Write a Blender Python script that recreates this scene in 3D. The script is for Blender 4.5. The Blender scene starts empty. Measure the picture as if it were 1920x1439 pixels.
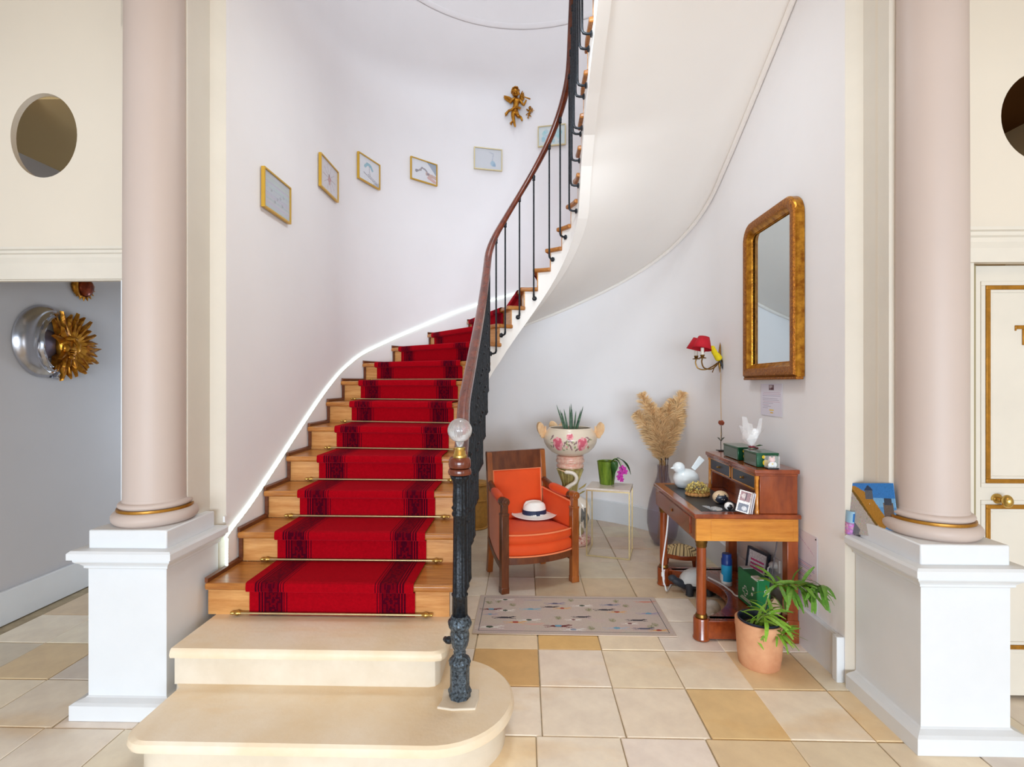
import bpy, math, random
import numpy as np
from mathutils import Vector, Matrix, Quaternion
random.seed(7)
PI = math.pi
scn = bpy.context.scene
COL = scn.collection

# ---------------------------------------------------------------- camera
FPX = 960.0
YAW = math.radians(1.432)
CAMZ = 1.5
cam_d = bpy.data.cameras.new('camera')
cam_d.sensor_width = 36.0
cam_d.lens = 18.0
cam_d.clip_start = 0.05
cam = bpy.data.objects.new('camera', cam_d)
COL.objects.link(cam)
cam.location = (0, 0, CAMZ)
cam.rotation_euler = (PI/2, 0, YAW)
scn.camera = cam

def L1(c):
    c /= 255.0
    return c/12.92 if c <= .04045 else ((c+.055)/1.055)**2.4
def C(r, g, b):
    return (L1(r), L1(g), L1(b), 1.0)

# ---------------------------------------------------------------- world, daylight, exposure
world = bpy.data.worlds.new('sky'); scn.world = world
world.use_nodes = True
world.node_tree.nodes['Background'].inputs[0].default_value = (.80, .90, 1.0, 1)
world.node_tree.nodes['Background'].inputs[1].default_value = 1.0
def area(name, loc, target, sx, sy, power, color):
    d = bpy.data.lights.new(name, 'AREA'); d.shape = 'RECTANGLE'
    d.size, d.size_y, d.energy, d.color = sx, sy, power, color
    o = bpy.data.objects.new(name, d); COL.objects.link(o)
    o.location = loc
    o.rotation_euler = (Vector(target)-Vector(loc)).to_track_quat('-Z', 'Z').to_euler()
    return o
# daylight falling through the wide glazed hall front behind the camera
area('daylight_hall', (0, -9.0, 1.15), (0, 5, 1.1), 6.4, 2.3, 900, (.78, .89, 1.0))
# daylight through the side windows of the hall
area('daylight_left', (-3.2, -1.3, 1.35), (1.4, 3.4, 1.0), 1.4, 2.0, 14, (.80, .90, 1.0))
area('daylight_right', (3.25, -1.3, 1.35), (-1.4, 3.4, 1.0), 1.4, 2.0, 24, (.80, .90, 1.0))
# unseen overhead fill added to lighten the hall floor (above and behind the frame)
area('hall_overhead_fill', (0, -.6, 3.93), (0, -.2, 0), 4.6, 2.2, 18, (1.0, .86, .70))
# daylight through the upper floor window over the stairwell
area('daylight_upstairs', (.75, 2.80, 5.55), (-.4, 5.9, 4.2), 1.6, 1.3, 2, (.84, .92, 1.0))
# overhead light added under the closed ceiling to brighten the well
area('well_top_fill', (0, 4.2, 6.66), (0, 4.2, 0), 1.5, 1.5, 14, (.90, .95, 1.0))
# unseen fill added behind the columns to brighten the well (above the frame)
area('well_front_fill', (.05, 2.9, 3.92), (.1, 3.5, 0), .6, .5, 17, (.82, .93, 1.0))
# warm chandelier of the hall (out of frame, near the hall ceiling)
def lamp(name, loc, power, color, r):
    d = bpy.data.lights.new(name, 'POINT'); d.energy = power; d.color = color; d.shadow_soft_size = r
    o = bpy.data.objects.new(name, d); COL.objects.link(o); o.location = loc
lamp('chandelier_light', (0, -.2, 3.35), 22, (1.0, .60, .26), .22)
# unseen fill lights added in the right room and the left passage
lamp('right_room_fill', (2.7, 3.2, 2.2), 2.5, (1.0, .85, .6), .15)
lamp('passage_fill', (-2.6, 5.0, 1.2), 22, (.70, .84, 1.0), .2)

vs = scn.view_settings
scn.display_settings.display_device = 'sRGB'
vs.view_transform = 'Standard'; vs.look = 'None'; vs.gamma = 1.0
vs.use_curve_mapping = False
vs.exposure = 0.36
scn.cycles.use_denoising = True
scn.cycles.max_bounces = 10
scn.cycles.diffuse_bounces = 6
scn.cycles.glossy_bounces = 4
scn.cycles.transmission_bounces = 8
scn.cycles.transparent_max_bounces = 12
scn.cycles.sample_clamp_indirect = 6.0
scn.cycles.caustics_reflective = False
scn.cycles.caustics_refractive = False

# ---------------------------------------------------------------- pixel -> place (1920 x 1439 frame)
def ray(px, py):
    x = (px-960)/FPX; y = 1.0; z = -(py-719.5)/FPX
    c, s = math.cos(YAW), math.sin(YAW)
    return Vector((x*c-y*s, x*s+y*c, z))
CAMP = Vector((0, 0, CAMZ))
def on_z(px, py, z=0.0):
    d = ray(px, py); return CAMP+d*((z-CAMZ)/d.z)
def on_x(px, py, X):
    d = ray(px, py); return CAMP+d*(X/d.x)
def on_y(px, py, Y):
    d = ray(px, py); return CAMP+d*(Y/d.y)
DR, DY = 1.6, 4.28            # stairwell: half round of radius DR about (0, DY)
def on_drum(px, py, R=DR):
    d = ray(px, py)
    a = d.x*d.x+d.y*d.y; b = -2*d.y*DY; c = DY*DY-R*R
    t = (-b+math.sqrt(max(0, b*b-4*a*c)))/(2*a)
    p = CAMP+d*t
    if p.y < DY:
        p = CAMP+d*(math.copysign(R, d.x)/d.x)
    return p
def drum_normal(p):
    if p.y < DY: return Vector((-math.copysign(1, p.x), 0, 0))
    return Vector((-p.x, DY-p.y, 0)).normalized()

# ---------------------------------------------------------------- materials
def mat(name, col, rough=.6, metal=0.0, noise=0.0, nscale=8.0, bump=0.0, bscale=60.0, col2=None, stretch=None,
        spec=.5, sheen=0.0, trans=0.0, emit=None, estr=0.0, coat=0.0, ior=1.45, alpha=1.0, objcol=False, attr=None, detail=4.0, sss=0):
    m = bpy.data.materials.new(name); m.use_nodes = True
    nt = m.node_tree; N = nt.nodes; Lk = nt.links
    b = N['Principled BSDF']
    b.inputs['Base Color'].default_value = col
    b.inputs['Roughness'].default_value = rough
    b.inputs['Metallic'].default_value = metal
    b.inputs['Specular IOR Level'].default_value = spec
    b.inputs['IOR'].default_value = ior
    if sheen: b.inputs['Sheen Weight'].default_value = sheen; b.inputs['Sheen Roughness'].default_value = .4
    if trans: b.inputs['Transmission Weight'].default_value = trans
    if coat: b.inputs['Coat Weight'].default_value = coat; b.inputs['Coat Roughness'].default_value = .12
    if alpha < 1: b.inputs['Alpha'].default_value = alpha
    if emit: b.inputs['Emission Color'].default_value = emit; b.inputs['Emission Strength'].default_value = estr
    if sss: b.inputs['Subsurface Weight'].default_value = sss
    src = None
    if objcol:
        oi = N.new('ShaderNodeObjectInfo'); src = oi.outputs['Color']
    if attr:
        at = N.new('ShaderNodeAttribute'); at.attribute_name = attr; src = at.outputs['Color']
    tc = N.new('ShaderNodeTexCoord')
    vec = tc.outputs['Object']
    if stretch:
        mp = N.new('ShaderNodeMapping'); mp.inputs['Scale'].default_value = stretch
        Lk.new(vec, mp.inputs['Vector']); vec = mp.outputs['Vector']
    if noise or col2:
        nz = N.new('ShaderNodeTexNoise'); nz.inputs['Scale'].default_value = nscale; nz.inputs['Detail'].default_value = detail
        nz.inputs['Roughness'].default_value = .62
        Lk.new(vec, nz.inputs['Vector'])
        mx = N.new('ShaderNodeMix'); mx.data_type = 'RGBA'
        rm = N.new('ShaderNodeMapRange'); rm.inputs['From Min'].default_value = .33; rm.inputs['From Max'].default_value = .67
        Lk.new(nz.outputs['Fac'], rm.inputs['Value'])
        if col2:
            mx.inputs[6].default_value = col; mx.inputs[7].default_value = col2
            Lk.new(rm.outputs['Result'], mx.inputs[0])
            if src: 
                mx2 = N.new('ShaderNodeMix'); mx2.data_type = 'RGBA'; mx2.blend_type = 'MULTIPLY'; mx2.inputs[0].default_value = 1
                Lk.new(src, mx2.inputs[6]); Lk.new(mx.outputs[2], mx2.inputs[7]); Lk.new(mx2.outputs[2], b.inputs['Base Color'])
            else: Lk.new(mx.outputs[2], b.inputs['Base Color'])
        else:
            hs = N.new('ShaderNodeHueSaturation')
            rm.inputs['To Min'].default_value = 1-noise; rm.inputs['To Max'].default_value = 1+noise*.6
            Lk.new(rm.outputs['Result'], hs.inputs['Value'])
            if src: Lk.new(src, hs.inputs['Color'])
            else: hs.inputs['Color'].default_value = col
            Lk.new(hs.outputs['Color'], b.inputs['Base Color'])
    elif src:
        Lk.new(src, b.inputs['Base Color'])
    if bump:
        n2 = N.new('ShaderNodeTexNoise'); n2.inputs['Scale'].default_value = bscale; n2.inputs['Detail'].default_value = 3
        Lk.new(vec, n2.inputs['Vector'])
        bp = N.new('ShaderNodeBump'); bp.inputs['Strength'].default_value = bump; bp.inputs['Distance'].default_value = .01
        Lk.new(n2.outputs['Fac'], bp.inputs['Height']); Lk.new(bp.outputs['Normal'], b.inputs['Normal'])
    return m
def wood(name, c1, c2, rough=.35, stretch=(2, 30, 30), scale=1.6, coat=.25):
    m = mat(name, c1, rough, col2=c2, nscale=scale, stretch=stretch, coat=coat, bump=.04, bscale=6, detail=6)
    return m

M = {}
M['plaster'] = mat('plaster', C(243, 241, 242), .75, noise=.02, nscale=1.3, bump=.03, bscale=25)
M['soffit'] = mat('soffit_plaster', C(244, 239, 233), .75, noise=.015, nscale=1.2, bump=.03, bscale=22)
M['cream_wall'] = mat('cream_wall_paint', C(220, 210, 194), .75, noise=.02, nscale=1.2, bump=.03, bscale=25)
M['grey_wall'] = mat('grey_wall_paint', C(196, 193, 194), .7, noise=.03, nscale=1.1, bump=.03, bscale=20)
M['white_paint'] = mat('white_gloss_paint', C(222, 225, 228), .42, noise=.02, nscale=5, bump=.05, bscale=35)
M['cream_paint'] = mat('cream_gloss_paint', C(218, 211, 198), .45, noise=.03, nscale=4, bump=.04, bscale=30)
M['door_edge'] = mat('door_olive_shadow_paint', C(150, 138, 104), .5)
M['mauve'] = mat('mauve_column_paint', C(195, 179, 170), .5, noise=.02, nscale=2, bump=.02, bscale=20)
M['gold_line'] = mat('gold_paint', C(172, 120, 40), .38, metal=.55, noise=.2, nscale=30)
M['dark_room'] = mat('dim_room_paint', C(176, 150, 104), .8, noise=.03, nscale=1)
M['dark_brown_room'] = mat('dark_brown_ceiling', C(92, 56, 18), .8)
M['grout'] = mat('mortar_joint', C(176, 160, 132), .9, noise=.15, nscale=20)
M['tile'] = mat('limestone_tile', C(220, 200, 170), .38, objcol=True, col2=C(190, 172, 148), nscale=7, bump=.10, bscale=18, spec=.4, detail=8)
# the two noise colours multiply the tile's own colour: keep them near white
for n_ in M['tile'].node_tree.nodes:
    if n_.type == 'MIX' and n_.blend_type == 'MIX':
        n_.inputs[6].default_value = (1.04, 1.03, 1.0, 1); n_.inputs[7].default_value = (.90, .87, .85, 1)
M['stone'] = mat('step_stone', C(243, 231, 212), .5, col2=C(232, 210, 176), nscale=2.2, bump=.12, bscale=45, detail=8)
M['stone_face'] = mat('step_stone_face', C(226, 215, 197), .6, col2=C(216, 203, 182), nscale=5, bump=.1, bscale=50)
M['oak'] = wood('stair_oak', C(190, 126, 60), C(150, 88, 34), .33, (3, 26, 26))
M['oak_riser'] = wood('stair_oak_riser', C(216, 160, 96), C(186, 122, 60), .4, (3, 3, 30))
M['skirting'] = wood('dark_skirting_wood', C(118, 62, 28), C(84, 40, 18), .4, (8, 8, 30))
M['rail'] = wood('mahogany_rail', C(124, 58, 34), C(82, 34, 20), .25, (9, 9, 9), coat=.5)
M['iron'] = mat('worn_black_iron', C(8, 9, 12), .38, metal=.35, col2=C(46, 52, 60), nscale=110, bump=.25, bscale=90)
M['iron_worn'] = mat('worn_silvered_iron', C(8, 10, 14), .4, metal=.4, col2=C(104, 118, 130), nscale=95, bump=.35, bscale=90, detail=5)
M['brass'] = mat('brass', C(206, 172, 96), .28, metal=.9, noise=.12, nscale=30)
M['pale_brass'] = mat('pale_brass', C(206, 186, 140), .3, metal=.85, noise=.1, nscale=30)
M['gold'] = mat('antique_gold', C(206, 146, 46), .30, metal=.75, col2=C(140, 82, 18), nscale=24, bump=.15, bscale=60)
M['gold_dark'] = mat('ornamented_gilt', C(184, 118, 36), .4, metal=.6, col2=C(130, 70, 20), nscale=70, bump=.6, bscale=120)
M['silver'] = mat('silvered_resin', C(190, 190, 196), .22, metal=.95, noise=.1, nscale=6)
M['mirror'] = mat('mirror_silver', C(214, 224, 228), .02, metal=1.0)
M['glass'] = mat('clear_glass', (1, 1, 1, 1), .04, trans=1.0, ior=1.46)
M['glass_cut'] = mat('cut_crystal', (1, 1, 1, 1), .12, trans=.75, ior=1.45)
M['vase'] = mat('smoky_violet_glass', C(124, 104, 122), .04, alpha=.30, spec=.7)
M['cello'] = mat('cellophane', (1, 1, 1, 1), .08, alpha=.32, spec=.9)
M['rope'] = mat('light_rope', C(240, 255, 248), .4, emit=C(232, 255, 244), estr=1.25)
M['carpet'] = mat('red_carpet', C(160, 4, 20), .9, attr='Col', noise=.12, nscale=60, spec=.05, bump=.3, bscale=240, sheen=.35)
M['carpet'].node_tree.nodes['Principled BSDF'].inputs['Sheen Tint'].default_value = (.8, .03, .06, 1)
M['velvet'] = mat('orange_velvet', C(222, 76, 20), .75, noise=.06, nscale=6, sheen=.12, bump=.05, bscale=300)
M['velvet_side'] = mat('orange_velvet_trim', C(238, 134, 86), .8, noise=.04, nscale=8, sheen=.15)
M['chair_wood'] = wood('walnut_chair_wood', C(118, 62, 30), C(78, 36, 16), .3, (10, 10, 2.5))
M['chair_wood2'] = wood('lit_walnut', C(166, 94, 40), C(124, 62, 24), .3, (10, 10, 2.5))  # lit copy of the chair walnut, light painted into right and rear legs
M['desk'] = wood('cherry_desk_wood', C(158, 74, 32), C(112, 44, 16), .22, (8, 3, 8), coat=.6)
M['desk_v'] = wood('cherry_desk_wood_upright', C(162, 78, 32), C(116, 48, 18), .22, (9, 9, 2.2), coat=.6)
M['desk_honey'] = wood('honey_trim_lit_side', C(222, 150, 58), C(190, 114, 36), .25, (2.2, 14, 16), coat=.5)  # trim colour; on the near side it paints in the light on the cherry
M['leather'] = mat('black_writing_leather', C(46, 50, 54), .4, noise=.1, nscale=40)
M['slate_drawer'] = mat('blue_black_drawer', C(44, 48, 62), .35, noise=.12, nscale=30)
M['white_cer'] = mat('white_ceramic', C(232, 240, 242), .3, coat=.3)
M['hat'] = mat('white_straw', C(240, 238, 232), .75, noise=.03, nscale=60, bump=.15, bscale=180)
M['navy'] = mat('navy_ribbon', C(28, 40, 72), .6)
M['terracotta'] = mat('terracotta', C(218, 164, 124), .8, col2=C(196, 136, 98), nscale=6, bump=.06, bscale=30)
M['soil'] = mat('soil', C(52, 38, 28), .95, bump=.6, bscale=50)
M['dark_plastic'] = mat('dark_blue_plastic', C(42, 50, 66), .4)
M['black_plastic'] = mat('black_plastic', C(24, 24, 26), .45)
M['leaf'] = mat('bamboo_leaf', C(92, 142, 42), .45, noise=.25, nscale=14, objcol=True)
M['leaf_d'] = mat('dark_green_leaf', C(40, 82, 32), .35, noise=.2, nscale=14)
M['spear'] = mat('banded_spear_leaf', C(30, 62, 48), .4, col2=C(86, 120, 84), nscale=5, stretch=(1, 1, 14))
M['stem'] = mat('pale_green_stem', C(160, 176, 110), .6)
M['stake'] = mat('dark_stake', C(58, 50, 56), .6)
M['pampas'] = mat('pampas_plume', C(240, 208, 158), .95, noise=.12, nscale=16)
M['straw'] = mat('dry_stalk', C(196, 158, 100), .8)
M['wicker'] = mat('golden_wicker', C(190, 138, 62), .6, noise=.2, nscale=30)
M['cer_cream'] = mat('cream_majolica', C(226, 210, 186), .3, coat=.4, noise=.03, nscale=8)
M['cer_paint'] = mat('painted_majolica', C(228, 212, 190), .3, attr='Col', coat=.4)
M['cer_pink'] = mat('pink_mottled_majolica', C(226, 158, 138), .35, col2=C(238, 206, 184), nscale=40, coat=.4)
M['cer_green'] = mat('olive_majolica', C(196, 176, 110), .35, col2=C(150, 140, 84), nscale=14, coat=.4)
M['cer_spot'] = mat('red_spotted_majolica', C(236, 214, 196), .35, col2=C(176, 78, 66), nscale=46, coat=.4)
M['cer_butter'] = mat('peach_majolica', C(228, 180, 134), .35, col2=C(240, 206, 160), nscale=20, coat=.4)
M['marble'] = mat('pale_marble', C(226, 218, 210), .3, col2=C(206, 190, 176), nscale=9)
M['pot_green'] = mat('lime_pot', C(122, 148, 44), .3, col2=C(72, 100, 30), nscale=5, stretch=(6, 6, 1))
M['orchid'] = mat('magenta_petal', C(196, 34, 160), .5, noise=.15, nscale=30)
M['print'] = mat('printed_sheet', C(255, 255, 255), .55, attr='Col')
M['print_gl'] = mat('printed_gloss', C(255, 255, 255), .18, attr='Col', coat=.5)
M['frame_gold'] = mat('thin_gold_frame', C(214, 170, 62), .35, metal=.5)
M['frame_pale'] = mat('pale_gold_frame', C(222, 206, 160), .35, metal=.4)
M['pane'] = mat('picture_pane', (1, 1, 1, 1), .03, alpha=.12, spec=.8)
M['paper'] = mat('white_paper', C(236, 234, 240), .8)
M['red_shade'] = mat('red_lampshade', C(186, 16, 36), .8, noise=.06, nscale=40)
M['candle'] = mat('ivory_candle_sleeve', C(240, 234, 220), .5)
M['bronze'] = mat('aged_brass', C(134, 98, 44), .35, metal=.8, noise=.3, nscale=30)
M['yellow'] = mat('yellow_feather', C(232, 210, 24), .8, noise=.1, nscale=40)
M['beak'] = mat('peach_beak', C(230, 150, 110), .5)
M['black'] = mat('black_matte', C(16, 16, 18), .5)
M['white_plastic'] = mat('white_plastic', C(238, 238, 238), .4)
M['aid_green'] = mat('first_aid_green', C(18, 122, 68), .45)
M['white'] = mat('white_mark', C(236, 240, 238), .6)
M['can_blue'] = mat('deep_blue_label', C(24, 62, 140), .35)
M['can_cyan'] = mat('cyan_label', C(34, 158, 206), .35)
M['tin_green'] = mat('dark_green_tin', C(18, 82, 52), .22, metal=.3, coat=.4)
M['tin_side'] = mat('grey_green_tin_side', C(120, 134, 126), .2, metal=.7)
M['tin_yellow'] = mat('yellow_print', C(232, 200, 28), .4)
M['rose'] = mat('dried_rose', C(134, 60, 34), .8, noise=.2, nscale=40)
M['dry_flower'] = mat('dried_blossom', C(236, 220, 140), .85, col2=C(204, 176, 92), nscale=30)
M['bark'] = mat('dry_bark', C(196, 142, 84), .85, noise=.2, nscale=30)
M['cat_stone'] = mat('painted_pebble', C(40, 44, 58), .4, attr='Col', coat=.3)
M['stripe'] = mat('striped_cloth', C(198, 170, 120), .85, attr='Col')
M['shell_white'] = mat('white_tortoise_shell', C(226, 228, 226), .5, bump=.5, bscale=40)
M['slate'] = mat('dark_slate', C(50, 54, 62), .5, bump=.3, bscale=40)
M['pale_stone'] = mat('pale_carved_stone', C(206, 204, 200), .8, noise=.08, nscale=20, bump=.4, bscale=60)
M['beige_stone'] = mat('beige_stone', C(196, 170, 140), .8, noise=.15, nscale=20, bump=.4, bscale=40)
M['rug'] = mat('printed_rug', C(205, 192, 182), .9, attr='Col', noise=.05, nscale=120, bump=.2, bscale=260)
M['rug_edge'] = mat('rug_binding', C(206, 188, 172), .9)
M['grey_top'] = mat('grey_table_top', C(120, 122, 116), .4)
M['pendant'] = mat('red_gold_glass', C(150, 62, 20), .25, metal=.5, col2=C(70, 16, 8), nscale=20)

# ochre veins running through the stone of steps and tiles
def vein(m, sc, rot, lo, hi, col, amt):
    nt = m.node_tree; N = nt.nodes; Lk = nt.links; b = N['Principled BSDF']
    src = b.inputs['Base Color'].links[0].from_socket
    tc = N.new('ShaderNodeTexCoord'); mp = N.new('ShaderNodeMapping'); mp.inputs['Scale'].default_value = sc; mp.inputs['Rotation'].default_value = (0, 0, rot)
    nz = N.new('ShaderNodeTexNoise'); nz.inputs['Scale'].default_value = 1.0; nz.inputs['Detail'].default_value = 5
    rm = N.new('ShaderNodeMapRange'); rm.inputs['From Min'].default_value = lo; rm.inputs['From Max'].default_value = hi; rm.inputs['To Max'].default_value = amt
    mx = N.new('ShaderNodeMix'); mx.data_type = 'RGBA'; mx.blend_type = 'MULTIPLY'; mx.inputs[7].default_value = col
    oi = N.new('ShaderNodeObjectInfo'); ad = N.new('ShaderNodeVectorMath'); ad.operation = 'ADD'
    Lk.new(tc.outputs['Object'], ad.inputs[0]); Lk.new(oi.outputs['Location'], ad.inputs[1]); Lk.new(ad.outputs[0], mp.inputs['Vector'])
    Lk.new(mp.outputs['Vector'], nz.inputs['Vector']); Lk.new(nz.outputs['Fac'], rm.inputs['Value']); Lk.new(rm.outputs['Result'], mx.inputs[0])
    Lk.new(src, mx.inputs[6]); Lk.new(mx.outputs[2], b.inputs['Base Color'])
vein(M['stone'], (1.2, 5.0, 1), -.55, .56, .70, (.92, .74, .48, 1), .5)
vein(M['tile'], (1.6, 4.0, 1), .7, .56, .74, (.90, .72, .48, 1), .55)

# ---------------------------------------------------------------- mesh helpers
class MB:
    def __init__(s): s.v = []; s.f = []; s.m = []; s.c = []
    def add(s, vs, fs, mi=0, col=None):
        o = len(s.v); s.v += [tuple(p) for p in vs]
        for f in fs:
            s.f.append(tuple(i+o for i in f)); s.m.append(mi); s.c.append(col)
        return s
    def box(s, c, d, mi=0, rot=None, taper=1.0):
        x, y, z = d[0]/2, d[1]/2, d[2]/2
        vs = [Vector((a*x*(taper if k < 0 else 1), b*y*(taper if k < 0 else 1), k*z)) for k in (-1, 1) for a, b in ((-1, -1), (1, -1), (1, 1), (-1, 1))]
        if rot is not None: vs = [rot @ v for v in vs]
        vs = [v+Vector(c) for v in vs]
        return s.add(vs, [(3, 2, 1, 0), (4, 5, 6, 7), (0, 1, 5, 4), (1, 2, 6, 5), (2, 3, 7, 6), (3, 0, 4, 7)], mi)
    def b2(s, lo, hi, mi=0):
        return s.box([(a+b)/2 for a, b in zip(lo, hi)], [b-a for a, b in zip(lo, hi)], mi)
    def prism(s, poly, z0, z1, mi=0, axis='z'):
        n = len(poly)
        a = sum(poly[i][0]*poly[(i+1) % n][1]-poly[(i+1) % n][0]*poly[i][1] for i in range(n))
        if a < 0: poly = poly[::-1]
        if axis == 'z': vs = [(p[0], p[1], z0) for p in poly]+[(p[0], p[1], z1) for p in poly]
        elif axis == 'y': vs = [(p[0], z1, p[1]) for p in poly]+[(p[0], z0, p[1]) for p in poly]
        else: vs = [(z0, p[0], p[1]) for p in poly]+[(z1, p[0], p[1]) for p in poly]
        fs = [tuple(range(n-1, -1, -1)), tuple(range(n, 2*n))]+[(i, (i+1) % n, n+(i+1) % n, n+i) for i in range(n)]
        return s.add(vs, fs, mi)
    def lathe(s, prof, n=24, c=(0, 0, 0), mi=0, flute=0, famp=0.0, mat4=None, sy=1.0, caps=True):
        vs = []; k = len(prof)
        for (r, z) in prof:
            for i in range(n):
                a = 2*PI*i/n; q = r*(1+famp*math.cos(a*flute)) if flute else r
                p = Vector((q*math.cos(a), q*math.sin(a)*sy, z))
                if mat4 is not None: p = mat4 @ p
                vs.append(p+Vector(c))
        fs = []
        for j in range(k-1):
            for i in range(n):
                fs.append((j*n+i, j*n+(i+1) % n, (j+1)*n+(i+1) % n, (j+1)*n+i))
        if caps:
            fs.append(tuple(range(n-1, -1, -1))); fs.append(tuple((k-1)*n+i for i in range(n)))
        return s.add(vs, fs, mi)
    def tube(s, pts, r, n=8, mi=0, up=None, prof=None, closed=False):
        pts = [Vector(p) for p in pts]; k = len(pts)
        rr = r if isinstance(r, (list, tuple)) else [r]*k
        vs = []; prev = None
        for i, p in enumerate(pts):
            if closed: t = pts[(i+1) % k]-pts[i-1]
            else: t = pts[min(i+1, k-1)]-pts[max(i-1, 0)]
            if t.length < 1e-9: t = Vector((0, 0, 1))
            t.normalize()
            if up is not None:
                u = Vector(up); u = (u-t*u.dot(t))
                if u.length < 1e-5: u = t.orthogonal()
                u.normalize()
            elif prev is None: u = t.orthogonal().normalized()
            else:
                u = prev-t*prev.dot(t)
                u = u.normalized() if u.length > 1e-6 else t.orthogonal().normalized()
            prev = u; w = t.cross(u)
            if prof:
                for (a, b) in prof: vs.append(p+w*a*rr[i]+u*b*rr[i])
            else:
                for j in range(n):
                    a = 2*PI*j/n; vs.append(p+(u*math.cos(a)+w*math.sin(a))*rr[i])
        m = len(prof) if prof else n
        fs = []
        for i in range(k if closed else k-1):
            for j in range(m):
                a, b = i*m, ((i+1) % k)*m
                fs.append((a+j, a+(j+1) % m, b+(j+1) % m, b+j))
        if not closed:
            fs.append(tuple(range(m-1, -1, -1))); fs.append(tuple((k-1)*m+j for j in range(m)))
        return s.add(vs, fs, mi)
    def ell(s, c, r, n=14, k=9, mi=0, rot=None):
        vs = []; r = r if isinstance(r, (tuple, list)) else (r, r, r)
        for j in range(k+1):
            t = PI*j/k
            for i in range(n):
                a = 2*PI*i/n
                p = Vector((r[0]*math.sin(t)*math.cos(a), r[1]*math.sin(t)*math.sin(a), -r[2]*math.cos(t)))
                if rot is not None: p = rot @ p
                vs.append(p+Vector(c))
        fs = [(j*n+i, j*n+(i+1) % n, (j+1)*n+(i+1) % n, (j+1)*n+i) for j in range(k) for i in range(n)]
        return s.add(vs, fs, mi)
    def grid(s, fn, nu, nv, mi=0, cols=None, flip=False):
        vs = [fn(i/nu, j/nv) for j in range(nv+1) for i in range(nu+1)]
        o = len(s.v); s.v += [tuple(p) for p in vs]
        for j in range(nv):
            for i in range(nu):
                a = o+j*(nu+1)+i
                f = (a, a+1, a+nu+2, a+nu+1)
                s.f.append(f[::-1] if flip else f); s.m.append(mi)
                s.c.append(None if cols is None else tuple(cols[j, i]))
        return s
    def build(s, name, mats, parent=None, smooth=True, bevel=0, seg=2, sub=0, world=False, solid=0, auto=40):
        me = bpy.data.meshes.new(name)
        vv = s.v
        if world and parent is not None:
            inv = parent_matrix(parent).inverted(); vv = [tuple(inv @ Vector(p)) for p in s.v]
        me.from_pydata(vv, [], s.f)
        if not isinstance(mats, (list, tuple)): mats = [mats]
        for m in mats: me.materials.append(M[m] if isinstance(m, str) else m)
        me.polygons.foreach_set('material_index', s.m)
        if any(c is not None for c in s.c):
            at = me.color_attributes.new('Col', 'FLOAT_COLOR', 'CORNER')
            arr = np.ones((len(me.loops), 4), dtype=np.float32); q = 0
            for f, c in zip(s.f, s.c):
                if c is not None: arr[q:q+len(f), :3] = c[:3]
                q += len(f)
            at.data.foreach_set('color', arr.ravel())
        me.update()
        if smooth:
            me.polygons.foreach_set('use_smooth', [True]*len(me.polygons))
            if auto and not sub:
                try: me.set_sharp_from_angle(angle=math.radians(auto))
                except Exception: pass
        o = bpy.data.objects.new(name, me); COL.objects.link(o)
        if parent is not None: o.parent = parent
        if solid:
            md = o.modifiers.new('s', 'SOLIDIFY'); md.thickness = solid; md.offset = 0
        if bevel:
            md = o.modifiers.new('b', 'BEVEL'); md.width = bevel; md.segments = seg; md.limit_method = 'ANGLE'; md.angle_limit = .6
        if sub:
            md = o.modifiers.new('u', 'SUBSURF'); md.levels = sub; md.render_levels = sub
        return o
def parent_matrix(o):
    m = Matrix.LocRotScale(o.location, o.rotation_euler, o.scale)
    return parent_matrix(o.parent) @ m if o.parent else m
def tag(o, label=None, cat=None, group=None, kind=None):
    if label: o['label'] = label
    if cat: o['category'] = cat
    if group: o['group'] = group
    if kind: o['kind'] = kind
    return o
def thing(name, label, cat, loc=(0, 0, 0), rz=0.0, group=None, scale=1.0):
    o = bpy.data.objects.new(name, None); COL.objects.link(o)
    o.empty_display_size = .1
    o.location = loc; o.rotation_euler = (0, 0, rz); o.scale = (scale,)*3
    return tag(o, label, cat, group)
def structure(o): o['kind'] = 'structure'; return o
def copy_obj(o, parent=None):
    c = o.copy(); COL.objects.link(c)
    if parent is not None: c.parent = parent
    return c
def copy_tree(o, parent=None):
    c = copy_obj(o, parent)
    for ch in list(o.children): copy_tree(ch, c)
    return c
def inst(src_mesh, name, parent, loc, rot, scale=(1, 1, 1)):
    o = bpy.data.objects.new(name, src_mesh); COL.objects.link(o); o.parent = parent
    o.location = loc
    if isinstance(rot, Quaternion): o.rotation_mode = 'QUATERNION'; o.rotation_quaternion = rot
    else: o.rotation_euler = rot
    o.scale = scale
    return o
def RX(a): return Matrix.Rotation(a, 3, 'X')
def RY(a): return Matrix.Rotation(a, 3, 'Y')
def RZ(a): return Matrix.Rotation(a, 3, 'Z')
def basis(normal, up=(0, 0, 1)):
    n = Vector(normal).normalized(); u = Vector(up); r = u.cross(n).normalized(); u = n.cross(r)
    return Matrix((r, u, n)).transposed()      # columns: right, up, out

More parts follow.
